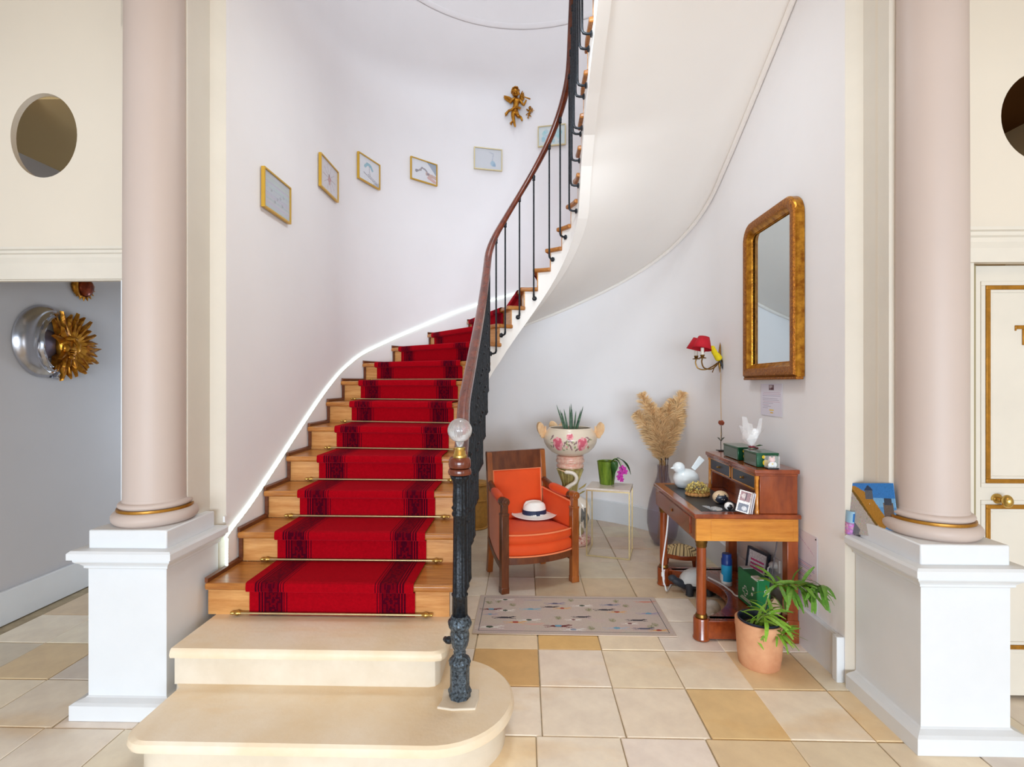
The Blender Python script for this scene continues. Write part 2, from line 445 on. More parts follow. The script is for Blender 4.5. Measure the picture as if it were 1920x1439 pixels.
class Canvas:                                   # small flat print, painted as colours per cell
    def __init__(s, nx, ny, bg):
        s.nx, s.ny = nx, ny
        s.a = np.zeros((ny, nx, 3), dtype=np.float32); s.a[:] = bg[:3]
        yy, xx = np.mgrid[0:ny, 0:nx]; s.X = (xx+.5)/nx; s.Y = (yy+.5)/ny
    def put(s, mask, col, al=1.0):
        s.a[mask] = s.a[mask]*(1-al)+np.array(col[:3], dtype=np.float32)*al; return s
    def rect(s, x0, y0, x1, y1, col, al=1.0):
        return s.put((s.X >= x0) & (s.X <= x1) & (s.Y >= y0) & (s.Y <= y1), col, al)
    def ell(s, cx, cy, rx, ry, col, al=1.0, rot=0.0):
        dx, dy = s.X-cx, s.Y-cy; c, q = math.cos(rot), math.sin(rot)
        return s.put(((dx*c+dy*q)/rx)**2+((dy*c-dx*q)/ry)**2 <= 1, col, al)
    def line(s, pts, w, col, al=1.0, asp=1.0):
        for (x0, y0), (x1, y1) in zip(pts[:-1], pts[1:]):
            dx, dy = (x1-x0), (y1-y0)*asp; l2 = dx*dx+dy*dy+1e-12
            t = np.clip(((s.X-x0)*dx+(s.Y-y0)*asp*dy)/l2, 0, 1)
            d = np.hypot(s.X-x0-t*dx, (s.Y-y0)*asp-t*dy); s.put(d <= w, col, al)
        return s
    def poly(s, pts, col, al=1.0):
        ins = np.zeros((s.ny, s.nx), bool); n = len(pts)
        for i in range(n):
            (x0, y0), (x1, y1) = pts[i], pts[(i+1) % n]
            if y0 == y1: continue
            ins ^= ((s.Y >= min(y0, y1)) & (s.Y < max(y0, y1)) & (s.X < x0+(s.Y-y0)*(x1-x0)/(y1-y0)))
        return s.put(ins, col, al)
    def grain(s, amt, seed=1):
        r = np.random.RandomState(seed).rand(s.ny, s.nx, 1).astype(np.float32); s.a *= 1+amt*(r-.5)*2; return s
def sheet(cv, w, h, mb=None, z=0.0, c=(0, 0)):
    mb = mb or MB()
    return mb.grid(lambda u, v: (c[0]+(u-.5)*w, c[1]+(v-.5)*h, z), cv.nx, cv.ny, cols=cv.a)

# ================================================================ SETTING
HALLZ, TOPZ = 4.0, 6.7
# ---- floor: mortar bed and limestone tiles
fl = MB(); fl.b2((-4.2, -3.6, -.12), (4.2, 6.6, -.007))
floor = structure(fl.build('floor', 'grout', smooth=False))
PITCH = .3565
tm = MB(); g_ = .1755
tm.add([(-g_, -g_, -.02), (g_, -g_, -.02), (g_, g_, -.02), (-g_, g_, -.02),
        (-g_, -g_, -.0025), (g_, -g_, -.0025), (g_, g_, -.0025), (-g_, g_, -.0025),
        (-g_+.004, -g_+.004, 0), (g_-.004, -g_+.004, 0), (g_-.004, g_-.004, 0), (-g_+.004, g_-.004, 0)],
       [(0, 1, 5, 4), (1, 2, 6, 5), (2, 3, 7, 6), (3, 0, 4, 7), (4, 5, 9, 8), (5, 6, 10, 9), (6, 7, 11, 10), (7, 4, 8, 11), (8, 9, 10, 11)])
tile0 = tm.build('tile', 'tile', floor, smooth=False)
tmesh = tile0.data
def tile_col():
    k = random.random()
    b = random.uniform(.95, 1.03)
    if k < .66: r, g, bb = 250, 241, 226
    elif k < .90: r, g, bb = 247, 232, 208
    else: r, g, bb = 240, 218, 184
    if random.random() < .18: b *= .95
    c = C(min(255, r*b), min(255, g*b), min(255, bb*b*random.uniform(.97, 1.03)))
    return c
special = {(2, 1): (238, 208, 156), (0, 3): (238, 200, 134), (1, 3): (248, 232, 204), (-1, 2): (226, 188, 130), (3, 2): (232, 206, 164), (-1, 3): (248, 230, 198), (1, 5): (222, 202, 170), (2, 5): (226, 206, 176), (0, 5): (220, 202, 174), (4, 1): (240, 216, 176), (0, 1): (250, 240, 224), (1, 1): (250, 238, 220), (0, 2): (250, 238, 222), (1, 2): (248, 234, 208), (2, 2): (248, 236, 214), (3, 1): (248, 236, 216)}
rest = MB(); first = True
for i in range(-9, 10):
    for j in range(-13, 13):
        x0 = .048+PITCH*i; y0 = 2.18+PITCH*(j-1)
        cx, cy = x0+PITCH/2, y0+PITCH/2
        # column i=0 starts at x=.048 ; row j=0 lies in front of y=2.18
        if cx < -3.3 or cx > 3.2 or cy > 6.2: continue
        if cy > 2.7 and cx > 1.75: continue
        if cy > DY and -1.75 < cx and math.hypot(cx, cy-DY) > 1.8: continue
        if cy > 2.6 and -2.0 < cx < -1.75: continue
        if cy > 2.85 and -1.6 < cx < -.62 and cy < 4.7: continue     # under the closed flight
        if cy < 1.45:
            rest.add([(cx+p[0], cy+p[1], p[2]) for p in tm.v[8:]], [(0, 1, 2, 3)]); continue
        if first: o = tile0; first = False
        else: o = inst(tmesh, 'tile', floor, (0, 0, 0), (0, 0, 0))
        o.location = (cx+random.uniform(-.0015, .0015)+(.028 if (j >= 1 and i < 3) else 0), cy, random.uniform(-.0012, .0012))
        o.rotation_euler = (random.uniform(-.0025, .0025), random.uniform(-.0025, .0025), random.uniform(-.003, .003))
        o.color = C(*special[(i, j)]) if (i, j) in special else (tile_col() if j < 6 else C(*[q*random.uniform(.97, 1.0) for q in (222, 208, 186)]))
r_ = rest.build('tile_field', 'tile', floor, smooth=False); r_['kind'] = 'stuff'; r_.color = C(216, 194, 158)

# ---- stairwell wall: straight, half round, straight
def upath(r, yl, yr, n=48):
    pts = [(-r, yl), (-r, (yl+DY)/2)]
    pts += [(-r*math.cos(PI*i/n), DY+r*math.sin(PI*i/n)) for i in range(n+1)]
    return pts+[(r, (yr+DY)/2), (r, yr)]
def wall_u(r0, r1, yl, yr, z0, z1, n=48):
    a, b = upath(r0, yl, yr, n), upath(r1, yl, yr, n); k = len(a); m = MB()
    vs = [(x, y, z0) for x, y in a]+[(x, y, z1) for x, y in a]+[(x, y, z0) for x, y in b]+[(x, y, z1) for x, y in b]
    fs = []
    for i in range(k-1):
        fs += [(i, i+1, k+i+1, k+i), (2*k+i+1, 2*k+i, 3*k+i, 3*k+i+1), (k+i, k+i+1, 3*k+i+1, 3*k+i), (i+1, i, 2*k+i, 2*k+i+1)]
    fs += [(0, k, 3*k, 2*k), (k-1, 3*k-1, 4*k-1, 2*k-1)]
    return m.add(vs, fs)
structure(wall_u(1.6, 1.8, 2.705, 2.60, -.05, TOPZ).build('wall_back', 'plaster', auto=30))
def base_u(z0, z1, t, a0, a1, yr, n=40):
    m = MB(); pin = []; pout = []
    for i in range(n+1):
        a = a0+(a1-a0)*i/n
        pin.append((-(DR-t)*math.cos(a), DY+(DR-t)*math.sin(a))); pout.append((-(DR-.001)*math.cos(a), DY+(DR-.001)*math.sin(a)))
    if yr is not None: pin.append((DR-t, yr)); pout.append((DR-.001, yr))
    k = len(pin)
    vs = [(x, y, z0) for x, y in pin]+[(x, y, z1-.008) for x, y in pin]+[(x+(ox-x)*.45, y+(oy-y)*.45, z1) for (x, y), (ox, oy) in zip(pin, pout)]+[(x, y, z1) for x, y in pout]+[(x, y, z0) for x, y in pout]
    fs = []
    for q in range(4):
        for i in range(k-1): fs.append((q*k+i, q*k+i+1, (q+1)*k+i+1, (q+1)*k+i))
    fs += [(0, k, 2*k, 3*k, 4*k), (5*k-1, 4*k-1, 3*k-1, 2*k-1, k-1)]
    return m.add(vs, fs)
structure(base_u(0, .225, .022, math.radians(32), PI, 2.64).build('baseboard_back', 'white_paint', auto=30))
bb = MB(); bb.b2((1.562, 2.603, 0), (1.5995, 2.645, .228)); structure(bb.build('baseboard_right', 'white_paint', bevel=.004))
# faint plaster ring high up in the well and cove under the upper flight come with the stairs
ring = MB(); pts = [(-(DR-.006)*math.cos(PI*i/40), DY+(DR-.006)*math.sin(PI*i/40), 5.60) for i in range(41)]
ring.tube(pts, 1, prof=[(.006*math.cos(a), .034*math.sin(a)) for a in [2*PI*i/12 for i in range(12)]], up=(0, 0, 1)); structure(ring.build('trim_3', 'plaster'))
# stairwell ceiling and its upper front wall with the window opening to the first floor
cw = MB(); cw.b2((-1.9, 2.5, TOPZ), (1.9, 6.1, TOPZ+.1)); structure(cw.build('ceiling_stairwell', 'plaster'))
uw = MB()
uw.b2((-1.62, 2.60, HALLZ), (1.62, 2.75, 4.85)); uw.b2((-1.62, 2.60, 6.25), (1.62, 2.75, TOPZ))
uw.b2((-1.62, 2.60, 4.85), (-.1, 2.75, 6.25)); uw.b2((1.58, 2.60, 4.85), (1.62, 2.75, 6.25))
structure(uw.build('wall_upper_front', 'plaster', smooth=False))

# ---- hall shell
def wallbox(name, lo, hi, m='cream_wall'):
    b = MB(); b.b2(lo, hi); return structure(b.build(name, m, smooth=False))
wallbox('wall_far_left', (-3.45, -3.5, -.05), (-3.25, 6.6, HALLZ), 'grey_wall')
wallbox('wall_far_right', (3.3, -3.5, -.05), (3.45, 4.0, HALLZ))
wallbox('ceiling', (-3.45, -3.5, HALLZ), (3.45, 2.6, HALLZ+.1))
wallbox('ceiling_passage', (-3.45, 2.612, 2.985), (-1.8, 6.6, 3.08), 'dark_room')
wallbox('wall_passage_end', (-3.45, 6.5, -.05), (-.5, 6.6, 3.0), 'grey_wall')
b = MB(); b.b2((-3.2495, 1.0, 0), (-3.222, 6.5, .21)); structure(b.build('baseboard_left', 'white_paint', bevel=.004))
wf = MB(); wf.b2((-3.45, -3.5, 0), (-2.8, -3.36, HALLZ)); wf.b2((2.8, -3.5, 0), (3.45, -3.36, HALLZ))
wf.b2((-2.8, -3.5, 2.6), (2.8, -3.36, HALLZ))
for x in (-1.4, 0, 1.4): wf.b2((x-.04, -3.47, 0), (x+.04, -3.39, 2.6)); structure(wf.build('wall_front', 'cream_wall', smooth=False))

def holed_wall(name, x0, x1, z0, z1, Y, t, cx, cz, rx, rz, m):
    mb = MB(); n = 48
    per = []
    for i in range(n):
        a = 2*PI*i/n; c, s = math.cos(a), math.sin(a)
        k = min([((x1-cx) if c > 0 else (x0-cx))/c if abs(c) > 1e-6 else 1e9, ((z1-cz) if s > 0 else (z0-cz))/s if abs(s) > 1e-6 else 1e9])
        per.append((cx+c*k, cz+s*k))
    # snap nearest perimeter samples to the corners
    for qx, qz in ((x0, z0), (x1, z0), (x0, z1), (x1, z1)):
        j = min(range(n), key=lambda i: (per[i][0]-qx)**2+(per[i][1]-qz)**2); per[j] = (qx, qz)
    el = [(cx+rx*math.cos(2*PI*i/n), cz+rz*math.sin(2*PI*i/n)) for i in range(n)]
    vs = [(x, Y, z) for x, z in per]+[(x, Y, z) for x, z in el]+[(x, Y+t, z) for x, z in el]+[(x, Y+t, z) for x, z in per]
    fs = []
    for i in range(n):
        j = (i+1) % n
        fs += [(i, j, n+j, n+i), (n+i, n+j, 2*n+j, 2*n+i), (2*n+i, 2*n+j, 3*n+j, 3*n+i), (3*n+i, 3*n+j, j, i)]
    mb.add(vs, fs)
    return structure(mb.build(name, m, auto=35))
LY, RY_ = 2.58, 2.43
pL = on_y(82, 254, LY); pR = on_y(1962, 217, RY_)
holed_wall('wall_left', -3.25, -1.95, 2.03, HALLZ, LY, .03, pL.x, pL.z, .176, .218, 'cream_wall')
holed_wall('wall_right', 1.9, 3.3, 2.06, HALLZ, RY_, .03, pR.x, pR.z, .205, .215, 'cream_wall')
wallbox('wall_left_jamb', (-2.075, LY, 0), (-1.66, 2.68, HALLZ), 'white_paint')
wallbox('wall_right_jamb', (1.9, RY_, 0), (2.085, RY_+.10, 2.06), 'cream_paint')
wallbox('wall_right_return', (1.66, RY_+.02, 0), (1.95, 2.6, HALLZ), 'cream_wall')
# room behind the right oculus
wallbox('wall_right_room', (1.81, 3.6, -.05), (3.45, 3.7, HALLZ), 'dark_room')
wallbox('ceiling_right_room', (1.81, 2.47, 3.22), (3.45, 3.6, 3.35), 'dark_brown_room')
# pier ends: soft rounded returns beside the well
for sx, yy, nm in ((-1, 2.705, 'trim_4'), (1, 2.60, 'trim_5')):
    m = MB(); n = 8
    poly = [(sx*1.662, yy-.22), (sx*1.658, yy-.045)]+[(sx*(1.60+.058*(1-math.sin(PI/2*i/n))), yy-.05+.05*math.sin(PI/2*i/n)) for i in range(n+1)]+[(sx*1.606, yy+.012), (sx*1.79, yy+.012), (sx*1.79, yy-.22)]
    m.prism(poly, 0, HALLZ); structure(m.build(nm, 'cream_paint', auto=50))
# cornices over the left passage and the right door
def cornice(name, x0, x1, Y, zs, m):
    mb = MB(); prof = zs
    vs = [(x0, Y-d, z) for d, z in prof]+[(x1, Y-d, z) for d, z in prof]; n = len(prof)
    fs = [(i, n+i, n+i+1, i+1) for i in range(n-1)]+[(n-1, 2*n-1, n, 0), tuple(range(n)), tuple(range(2*n-1, n-1, -1))]
    mb.add(vs, fs); return structure(mb.build(name, m, smooth=False))
cornice('trim_1', -3.24, -1.9, LY, [(0, 2.195), (.045, 2.195), (.045, 2.183), (.034, 2.178), (.034, 2.165), (.024, 2.160), (.024, 2.143), (.014, 2.118), (.014, 2.036), (0, 2.036)], 'cream_paint')
cornice('trim_2', 1.92, 3.29, RY_, [(0, 2.215), (.05, 2.215), (.05, 2.200), (.038, 2.194), (.038, 2.178), (.028, 2.170), (.028, 2.15), (.016, 2.125), (.016, 2.06), (0, 2.06)], 'cream_paint')
# right door
DYY = RY_+.055
door = MB(); door.b2((2.118, DYY, .02), (3.12, DYY+.045, 2.06)); door_o = structure(door.build('door_1', 'cream_paint', bevel=.003))
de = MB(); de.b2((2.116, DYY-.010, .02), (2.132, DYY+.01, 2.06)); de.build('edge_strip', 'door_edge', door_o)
def moulding(x0, z0, x1, z1):
    for nm, mt, w0, w1, y in (('panel_moulding', 'cream_paint', -.02, 0, .006), ('gold_line', 'gold_line', 0, .02, .011), ('panel_moulding', 'cream_paint', .02, .034, .007)):
        m = MB()
        for (a, b_) in (((x0+w0, z0+w0), (x1-w0, z0+w1)), ((x0+w0, z1-w1), (x1-w0, z1-w0)), ((x0+w0, z0+w1), (x0+w1, z1-w1)), ((x1-w1, z0+w1), (x1-w0, z1-w1))):
            m.b2((a[0], DYY-y, a[1]), (b_[0], DYY+.002, b_[1]))
        m.build(nm, mt, door_o, bevel=.002)
a1 = on_y(1846, 536, DYY); a2 = on_y(1846, 906, DYY); moulding(a1.x, a2.z, 3.02, a1.z)
b1 = on_y(1846, 946, DYY); b2_ = on_y(1846, 1216, DYY); moulding(b1.x, b2_.z, 3.02, b1.z)
kn = MB(); kp = on_y(1868, 936, DYY)
Rk = RX(PI/2)
kn.lathe([(.026, 0), (.026, .005), (.012, .008), (.010, .03), (.012, .034)], 20, (kp.x, kp.y, kp.z), mat4=Rk)
kn.ell((kp.x+.004, kp.y-.052, kp.z), (.022, .022, .030), 20, 12); kn.build('door_knob', 'brass', door_o)
tt = MB(); tp = on_y(1907, 612, DYY); 
tt.b2((tp.x-.012, DYY-.006, tp.z-.014), (tp.x+.082, DYY+.001, tp.z+.004)); tt.b2((tp.x+.022, DYY-.006, tp.z-.090), (tp.x+.048, DYY+.001, tp.z-.014)); tt.b2((tp.x-.012, DYY-.006, tp.z-.022), (tp.x-.006, DYY+.001, tp.z-.012))
tt.build('gold_letter', 'gold_line', door_o, bevel=.002)

# ---- the two columns on their pedestals
def column(cx, cy, label, yrear, well_side):
    t = thing('column', label, 'column', (cx, cy, 0))
    h = .18
    ped = MB(); s = well_side
    # pedestal body runs back along the pier
    def ext(d): # rectangle in local coordinates, grown by d; rear end fixed
        return (-h-d, -h-d, h+d, yrear-cy)
    def ring_(prof):
        vs = []; 
        for d, z in prof:
            x0, y0, x1, y1 = ext(d); vs += [(x0, y0, z), (x1, y0, z), (x1, y1, z), (x0, y1, z)]
        fs = []; n = len(prof)
        for j in range(n-1):
            for i in range(4): fs.append((j*4+i, j*4+(i+1) % 4, (j+1)*4+(i+1) % 4, (j+1)*4+i))
        fs += [(3, 2, 1, 0), tuple(4*(n-1)+i for i in range(4))]
        return MB().add(vs, fs)
    ring_([(.048, 0), (.048, .066), (.035, .074), (.008, .082), (.0, .088)]).build('plinth', 'white_paint', t, smooth=False)
    ring_([(0, .088), (0, .662)]).build('pedestal_body', 'white_paint', t, smooth=False)
    ring_([(.004, .662), (.012, .668), (.012, .676), (.022, .688), (.036, .698), (.040, .704), (.040, .712), (.055, .716), (.055, .744), (.045, .754)]).build('pedestal_cap', 'white_paint', t, smooth=False)
    bk = MB(); bk.b2((-h, -h, .750), (h, yrear-cy-.03, .836)); bk.build('square_block', 'white_paint', t, bevel=.006)
    base = MB(); pr = [(.16, .836)]
    pr += [(.145+.034*math.sin(PI*i/10), .868-.032*math.cos(PI*i/10)) for i in range(1, 10)]
    pr += [(.150, .900), (.150, .902)]
    base.lathe(pr, 64); base.build('base_torus', 'mauve', t)
    g = MB(); g.lathe([(.14, .898), (.1565, .899), (.1575, .905), (.1565, .911), (.14, .912)], 64); g.build('gold_ring', 'gold_line', t)
    u = MB(); u.lathe([(.14, .910)]+[(.138+.015*math.sin(PI*i/8), .925-.014*math.cos(PI*i/8)) for i in range(1, 8)]+[(.136, .941), (.134, .952)], 64); u.build('upper_torus', 'mauve', t)
    sh = MB(); sh.lathe([(.1335, .945), (.1325, 1.2), (.1325, 2.2), (.129, 3.3), (.125, HALLZ-.16)], 64); sh.build('shaft', 'mauve', t)
    cp = MB(); cp.lathe([(.126, HALLZ-.16), (.14, HALLZ-.15), (.14, HALLZ-.13), (.17, HALLZ-.09), (.18, HALLZ-.06), (.18, HALLZ-.001)], 48); cp.build('capital', 'mauve', t)
    return t
column(-1.797, 2.452, 'mauve round column on a white pedestal left of the red carpeted stairs', 2.66, 1)
column(1.810, 2.330, 'mauve round column on a white pedestal between the desk corner and the gilded door', 2.565, -1)

# ================================================================ STAIRCASE
RISE = .169
IR, ICX, ICY = .41, .035, 4.22          # inner string line: straight, half round, straight
IARC = PI*IR; OARC = PI*1.594
def p_in(s, off=0.0):                   # off > 0 : out into the well
    r = IR-off
    if s <= 0: return Vector((ICX-r, ICY+s, 0))
    if s >= IARC: return Vector((ICX+r, ICY-(s-IARC), 0))
    a = s/IR; return Vector((ICX-r*math.cos(a), ICY+r*math.sin(a), 0))
def p_out(s, off=0.0):                  # off > 0 : away from the wall
    r = 1.594-off
    if s <= 0: return Vector((-r, DY+s, 0))
    if s >= OARC: return Vector((r, DY-(s-OARC), 0))
    a = s/1.594; return Vector((-r*math.cos(a), DY+r*math.sin(a), 0))
N0, N1 = 3, 25
S_IN = dict(zip(range(3, 27), [-1.68, -1.39, -1.11, -.83, -.57, -.34, -.13, .06, .21, .358, .479, .60, .72, .84, .96, 1.08, 1.22, 1.34, 1.45, 1.61, 1.87, 2.16, 2.46, 2.75]))
S_OUT = dict(zip(range(3, 27), [-1.74, -1.45, -1.165, -.87, -.53, -.17, .15, .52, .933, 1.392, 1.865, 2.324, 2.798, 3.257, 3.73, 4.204, 4.62, 5.0, 5.35, 5.67, 5.98, 6.28, 6.57, 6.86]))
def tl(tab, t):
    k = max(3, min(25, int(math.floor(t)))); f = t-k; return tab[k]*(1-f)+tab[k+1]*f
def t_of_s(s):
    for k in range(3, 26):
        if s <= S_IN[k+1] or k == 25: return k+(s-S_IN[k])/(S_IN[k+1]-S_IN[k])
def step_pt(n, u, fwd=0.0, ioff=0.0, ooff=0.0):   # along riser n: u=0 inner .. 1 outer ; fwd>0 downstairs
    a, b = p_in(S_IN[n], ioff), p_out(S_OUT[n], ooff)
    d = (b-a).normalized(); nn = Vector((-d.y, d.x, 0))   # perpendicular
    # downstairs direction is the one with negative progress
    q = p_in(S_IN[n]-.05)-p_in(S_IN[n])
    if nn.dot(q) < 0: nn = -nn
    return a+(b-a)*u+nn*fwd

stairs = thing('staircase', 'curved oak staircase with two stone bottom steps, winding up to the right', 'staircase', (-1.0, 2.6, 0))
W = dict(parent=stairs, world=True)
# ---- stone steps
def stone_outline(fx, inset):
    # left end against the pedestal, rounded right end
    i = inset; pts = []
    cx, cy, r = -.36, 2.172, .315-i
    yf = 1.857+i; xl = -1.525+i
    rc = .10
    for k in range(9):
        a = PI+ (PI/2)*k/8; pts.append((xl+rc+rc*math.cos(a), yf+rc+rc*math.sin(a)))
    for k in range(25):
        a = -PI/2+PI*k/24; pts.append((cx+r*math.cos(a), cy+r*math.sin(a)))
    pts += [(-.36, 2.56), (-1.558, 2.56), (-1.558, 2.255), (xl, 2.20)]
    return pts
def nosed_slab(name, outline, z0, z1, mt, r=.02, **kw):
    # rounded front edge : stacked insets
    mb = MB(); th = z1-z0
    lv = [(.016, z0), (.004, z0+.006), (0, z0+th*.42), (.004, z1-.009), (.014, z1)]
    rings = [outline(d) for d, z in lv]; n = len(rings[0]); vs = []
    for (d, z), rg in zip(lv, rings): vs += [(x, y, z) for x, y in rg]
    fs = [tuple(range(n-1, -1, -1)), tuple((len(lv)-1)*n+i for i in range(n))]
    for j in range(len(lv)-1):
        for i in range(n): fs.append((j*n+i, j*n+(i+1) % n, (j+1)*n+(i+1) % n, (j+1)*n+i))
    mb.add(vs, fs); return mb.build(name, mt, auto=35, **kw)
o1 = lambda d: stone_outline(0, d)
nosed_slab('stone_tread', o1, RISE-.047, RISE, 'stone', **W)
m = MB(); m.prism(stone_outline(0, .038), -.01, RISE-.046); m.build('stone_riser', 'stone_face', auto=35, **W)
def step2(d):
    y0, x0, x1 = 2.196+d, -1.552, -.338-d
    return [(x0, y0), (x1-.05, y0), (x1-.02, y0+.008), (x1-.004, y0+.03), (x1, y0+.06), (x1, 2.60), (x0, 2.60)]
nosed_slab('stone_tread', step2, 2*RISE-.045, 2*RISE, 'stone', **W)
m = MB(); m.prism([(x+.0, y) for x, y in step2(.036)], RISE-.002, 2*RISE-.044); m.build('stone_riser', 'stone_face', auto=35, **W)
m = MB(); pr = [(-.36, 2.085), (-.295, 2.072), (-.20, 2.08), (-.192, 2.15), (-.197, 2.212), (-.30, 2.222), (-.352, 2.21), (-.347, 2.13)]
m.prism(pr, RISE-.002, RISE+.008); m.build('mortar_patch', 'stone_face', bevel=.004, **W)
# ---- oak treads and risers, one object each
for n in range(N0, N1+1):
    zt = n*RISE; NA = 8
    inner = [p_in(S_IN[n]+(S_IN[n+1]-S_IN[n])*k/4, .028) for k in range(5)]
    outer = [p_out(S_OUT[n]+(S_OUT[n+1]-S_OUT[n])*k/NA) for k in range(NA+1)]
    a = step_pt(n, 0, .036, .028); b = step_pt(n, 1, .036)
    a2 = step_pt(n+1, 0, -.012, .028)
    poly = [(a.x, a.y)]+[(p.x, p.y) for p in inner[1:]]+[(a2.x, a2.y)]+[(p.x, p.y) for p in reversed(outer[1:])]+[(b.x, b.y)]
    mb = MB(); mb.prism(poly, zt-.036, zt); mb.build('tread', 'oak', bevel=.011, seg=3, **W)
    # riser board
    q0, q1 = step_pt(n, 0, 0), step_pt(n, 1, 0); d = step_pt(n, 0, -.018)-q0
    mb = MB(); mb.prism([(q0.x, q0.y), (q1.x, q1.y), (q1.x+d.x, q1.y+d.y), (q0.x+d.x, q0.y+d.y)], (n-1)*RISE, zt-.035)
    mb.build('riser', 'oak_riser' if n < 14 else 'oak_riser', **W)
# ---- white cut string on the well side (drops to the floor under the straight flight)
mb = MB(); rows = []
for n in range(N0, N1+1):
    for k in range(5):
        s = S_IN[n]+(S_IN[n+1]-S_IN[n])*k/4; t = n+k/4
        s += .010; rows.append((p_in(s), p_in(s, -.085), n*RISE-.034, t*RISE-.335))
vs = []
for a, b, zt, zb in rows:
    zb = max(zb, 0.0) if zb > .25 else 0.0
    vs += [(a.x, a.y, zb), (a.x, a.y, zt), (b.x, b.y, zt), (b.x, b.y, zb)]
fs = []
for i in range(len(rows)-1):
    o = i*4; fs += [(o, o+4, o+5, o+1), (o+4, o, o+3, o+7), (o+1, o+5, o+6, o+2), (o+2, o+6, o+7, o+3)]
fs += [(0, 1, 2, 3), tuple(len(vs)-4+i for i in (3, 2, 1, 0))]
mb.add(vs, fs); mb.build('string_board', 'soffit', auto=25, **W)
# ---- plaster soffit
NT, NU = 110, 10
T0 = 4.0
def soff(u, v):
    t = T0+(25.9-T0)*v
    a = p_in(tl(S_IN, t), -.083); b = p_out(tl(S_OUT, t), -.004)
    z = t*RISE-(.325*(1-u)+.245*u)
    z += .035*math.sin(PI*min(1, u*4))*(1 if u < .25 else 0)*0
    p = a.lerp(b, u); return (p.x, p.y, z)
mb = MB(); mb.grid(soff, NU, NT); mb.build('soffit', 'soffit', auto=60, **W)
# cove moulding where soffit meets the round wall
mb = MB(); pts = []
for k in range(90):
    t = 9.5+(25.5-9.5)*k/89; p = p_out(tl(S_OUT, t), .012); pts.append((p.x, p.y, t*RISE-.262))
mb.tube(pts, .017, 8); 
pts2 = [(x*.985, DY+(y-DY)*.985 if y > DY else y, z-.05) for x, y, z in pts]
mb.build('soffit_cove', 'soffit', **W)
# ---- dark stepped skirting along the wall
mb = MB()
for n in range(N0, 18):
    zt = n*RISE; pts = []
    for k in range(7):
        s = S_OUT[n]+(S_OUT[n+1]-S_OUT[n])*k/6-(.03 if k == 0 else 0)
        pts.append((p_out(s, .001), p_out(s, .016)))
    vs = []
    for a, b in pts: vs += [(a.x, a.y, zt), (a.x, a.y, zt+.026), (b.x, b.y, zt+.020), (b.x, b.y, zt)]
    fs = []
    for i in range(6):
        for j in range(4): fs.append((i*4+j, i*4+(j+1) % 4, i*4+4+(j+1) % 4, i*4+4+j))
    fs += [(0, 1, 2, 3), (27, 26, 25, 24)]
    mb.add(vs, fs)
    if n > 3:
        q = step_pt(n, 1, .001, 0, .001); r = step_pt(n, .985, .001); d = step_pt(n, 1, .016, 0, .001)-q
        mb.prism([(q.x, q.y), (r.x, r.y), (r.x+d.x, r.y+d.y), (q.x+d.x, q.y+d.y)], zt-RISE+.018, zt-.036)
mb.build('skirting', 'skirting', smooth=False, **W)

# ================================================================ RED CARPET RUNNER
carpet = thing('carpet_runner', 'red carpet runner with dark patterned borders laid up the stairs', 'carpet', (-1.0, 2.6, .34))
RED, DK = np.array(C(158, 4, 20)[:3]), np.array(C(70, 2, 22)[:3])
MID = np.array(C(112, 2, 18)[:3])
FR = [.215*k/46 for k in range(47)]             # fine columns over each patterned border (metres)
CU = 46*2+7
def cfrac(i, Wd):
    if i <= 46: return FR[i]/Wd
    if i >= CU-46: return 1-FR[CU-i]/Wd
    a = FR[46]/Wd; return a+(1-2*a)*(i-46)/7
def bcol(w, l):                          # w across from the edge, l along (metres)
    for e in (.052, .066, .176, .190):
        if abs(w-e) < .0035: return DK
    if .076 < w < .166:
        x = (w-.121)/.045; q = (l % .15)/.15-.5
        r = math.hypot(x, q*2.2); a = math.atan2(q*2.2, x)
        petal = .62+.18*math.cos(6*a)
        if abs(r-petal) < .13 or r < .2: return DK
        if abs(abs(x)-.93) < .07: return DK
        c = math.hypot(x, (abs(q)-.5)*2.2)
        if c < .34+.08*math.cos(5*a): return DK
        return MID*.8+DK*.2
    return RED
def carpet_row(n):                       # inner and outer ends as fractions of the riser
    a, b = p_in(S_IN[n]), p_out(S_OUT[n]); L = (b-a).length
    oo = .215 if n <= 8 else max(.11, .215-.03*(n-8))
    return .170/L, 1-oo/L
def carpet_step(n, last=False):
    u0, u1 = carpet_row(n); v0, v1 = carpet_row(n+1); T = .009; zt = n*RISE
    prof = []                             # (fwd, z, blend to next riser)
    zb = (n-1)*RISE+(.004 if n > N0 else .002)
    for k in range(13): prof.append((T, zb+(zt-.045-zb)*k/12, 0))
    prof += [(.030, zt-.043, 0), (.045, zt-.036, 0), (.0475, zt-.018, 0), (.044, zt+.004, 0), (.034, zt+T, 0)]
    for k in range(1, 19): prof.append((.034*(1-k/18), zt+T, k/18*.97))
    return prof, (u0, u1, v0, v1)
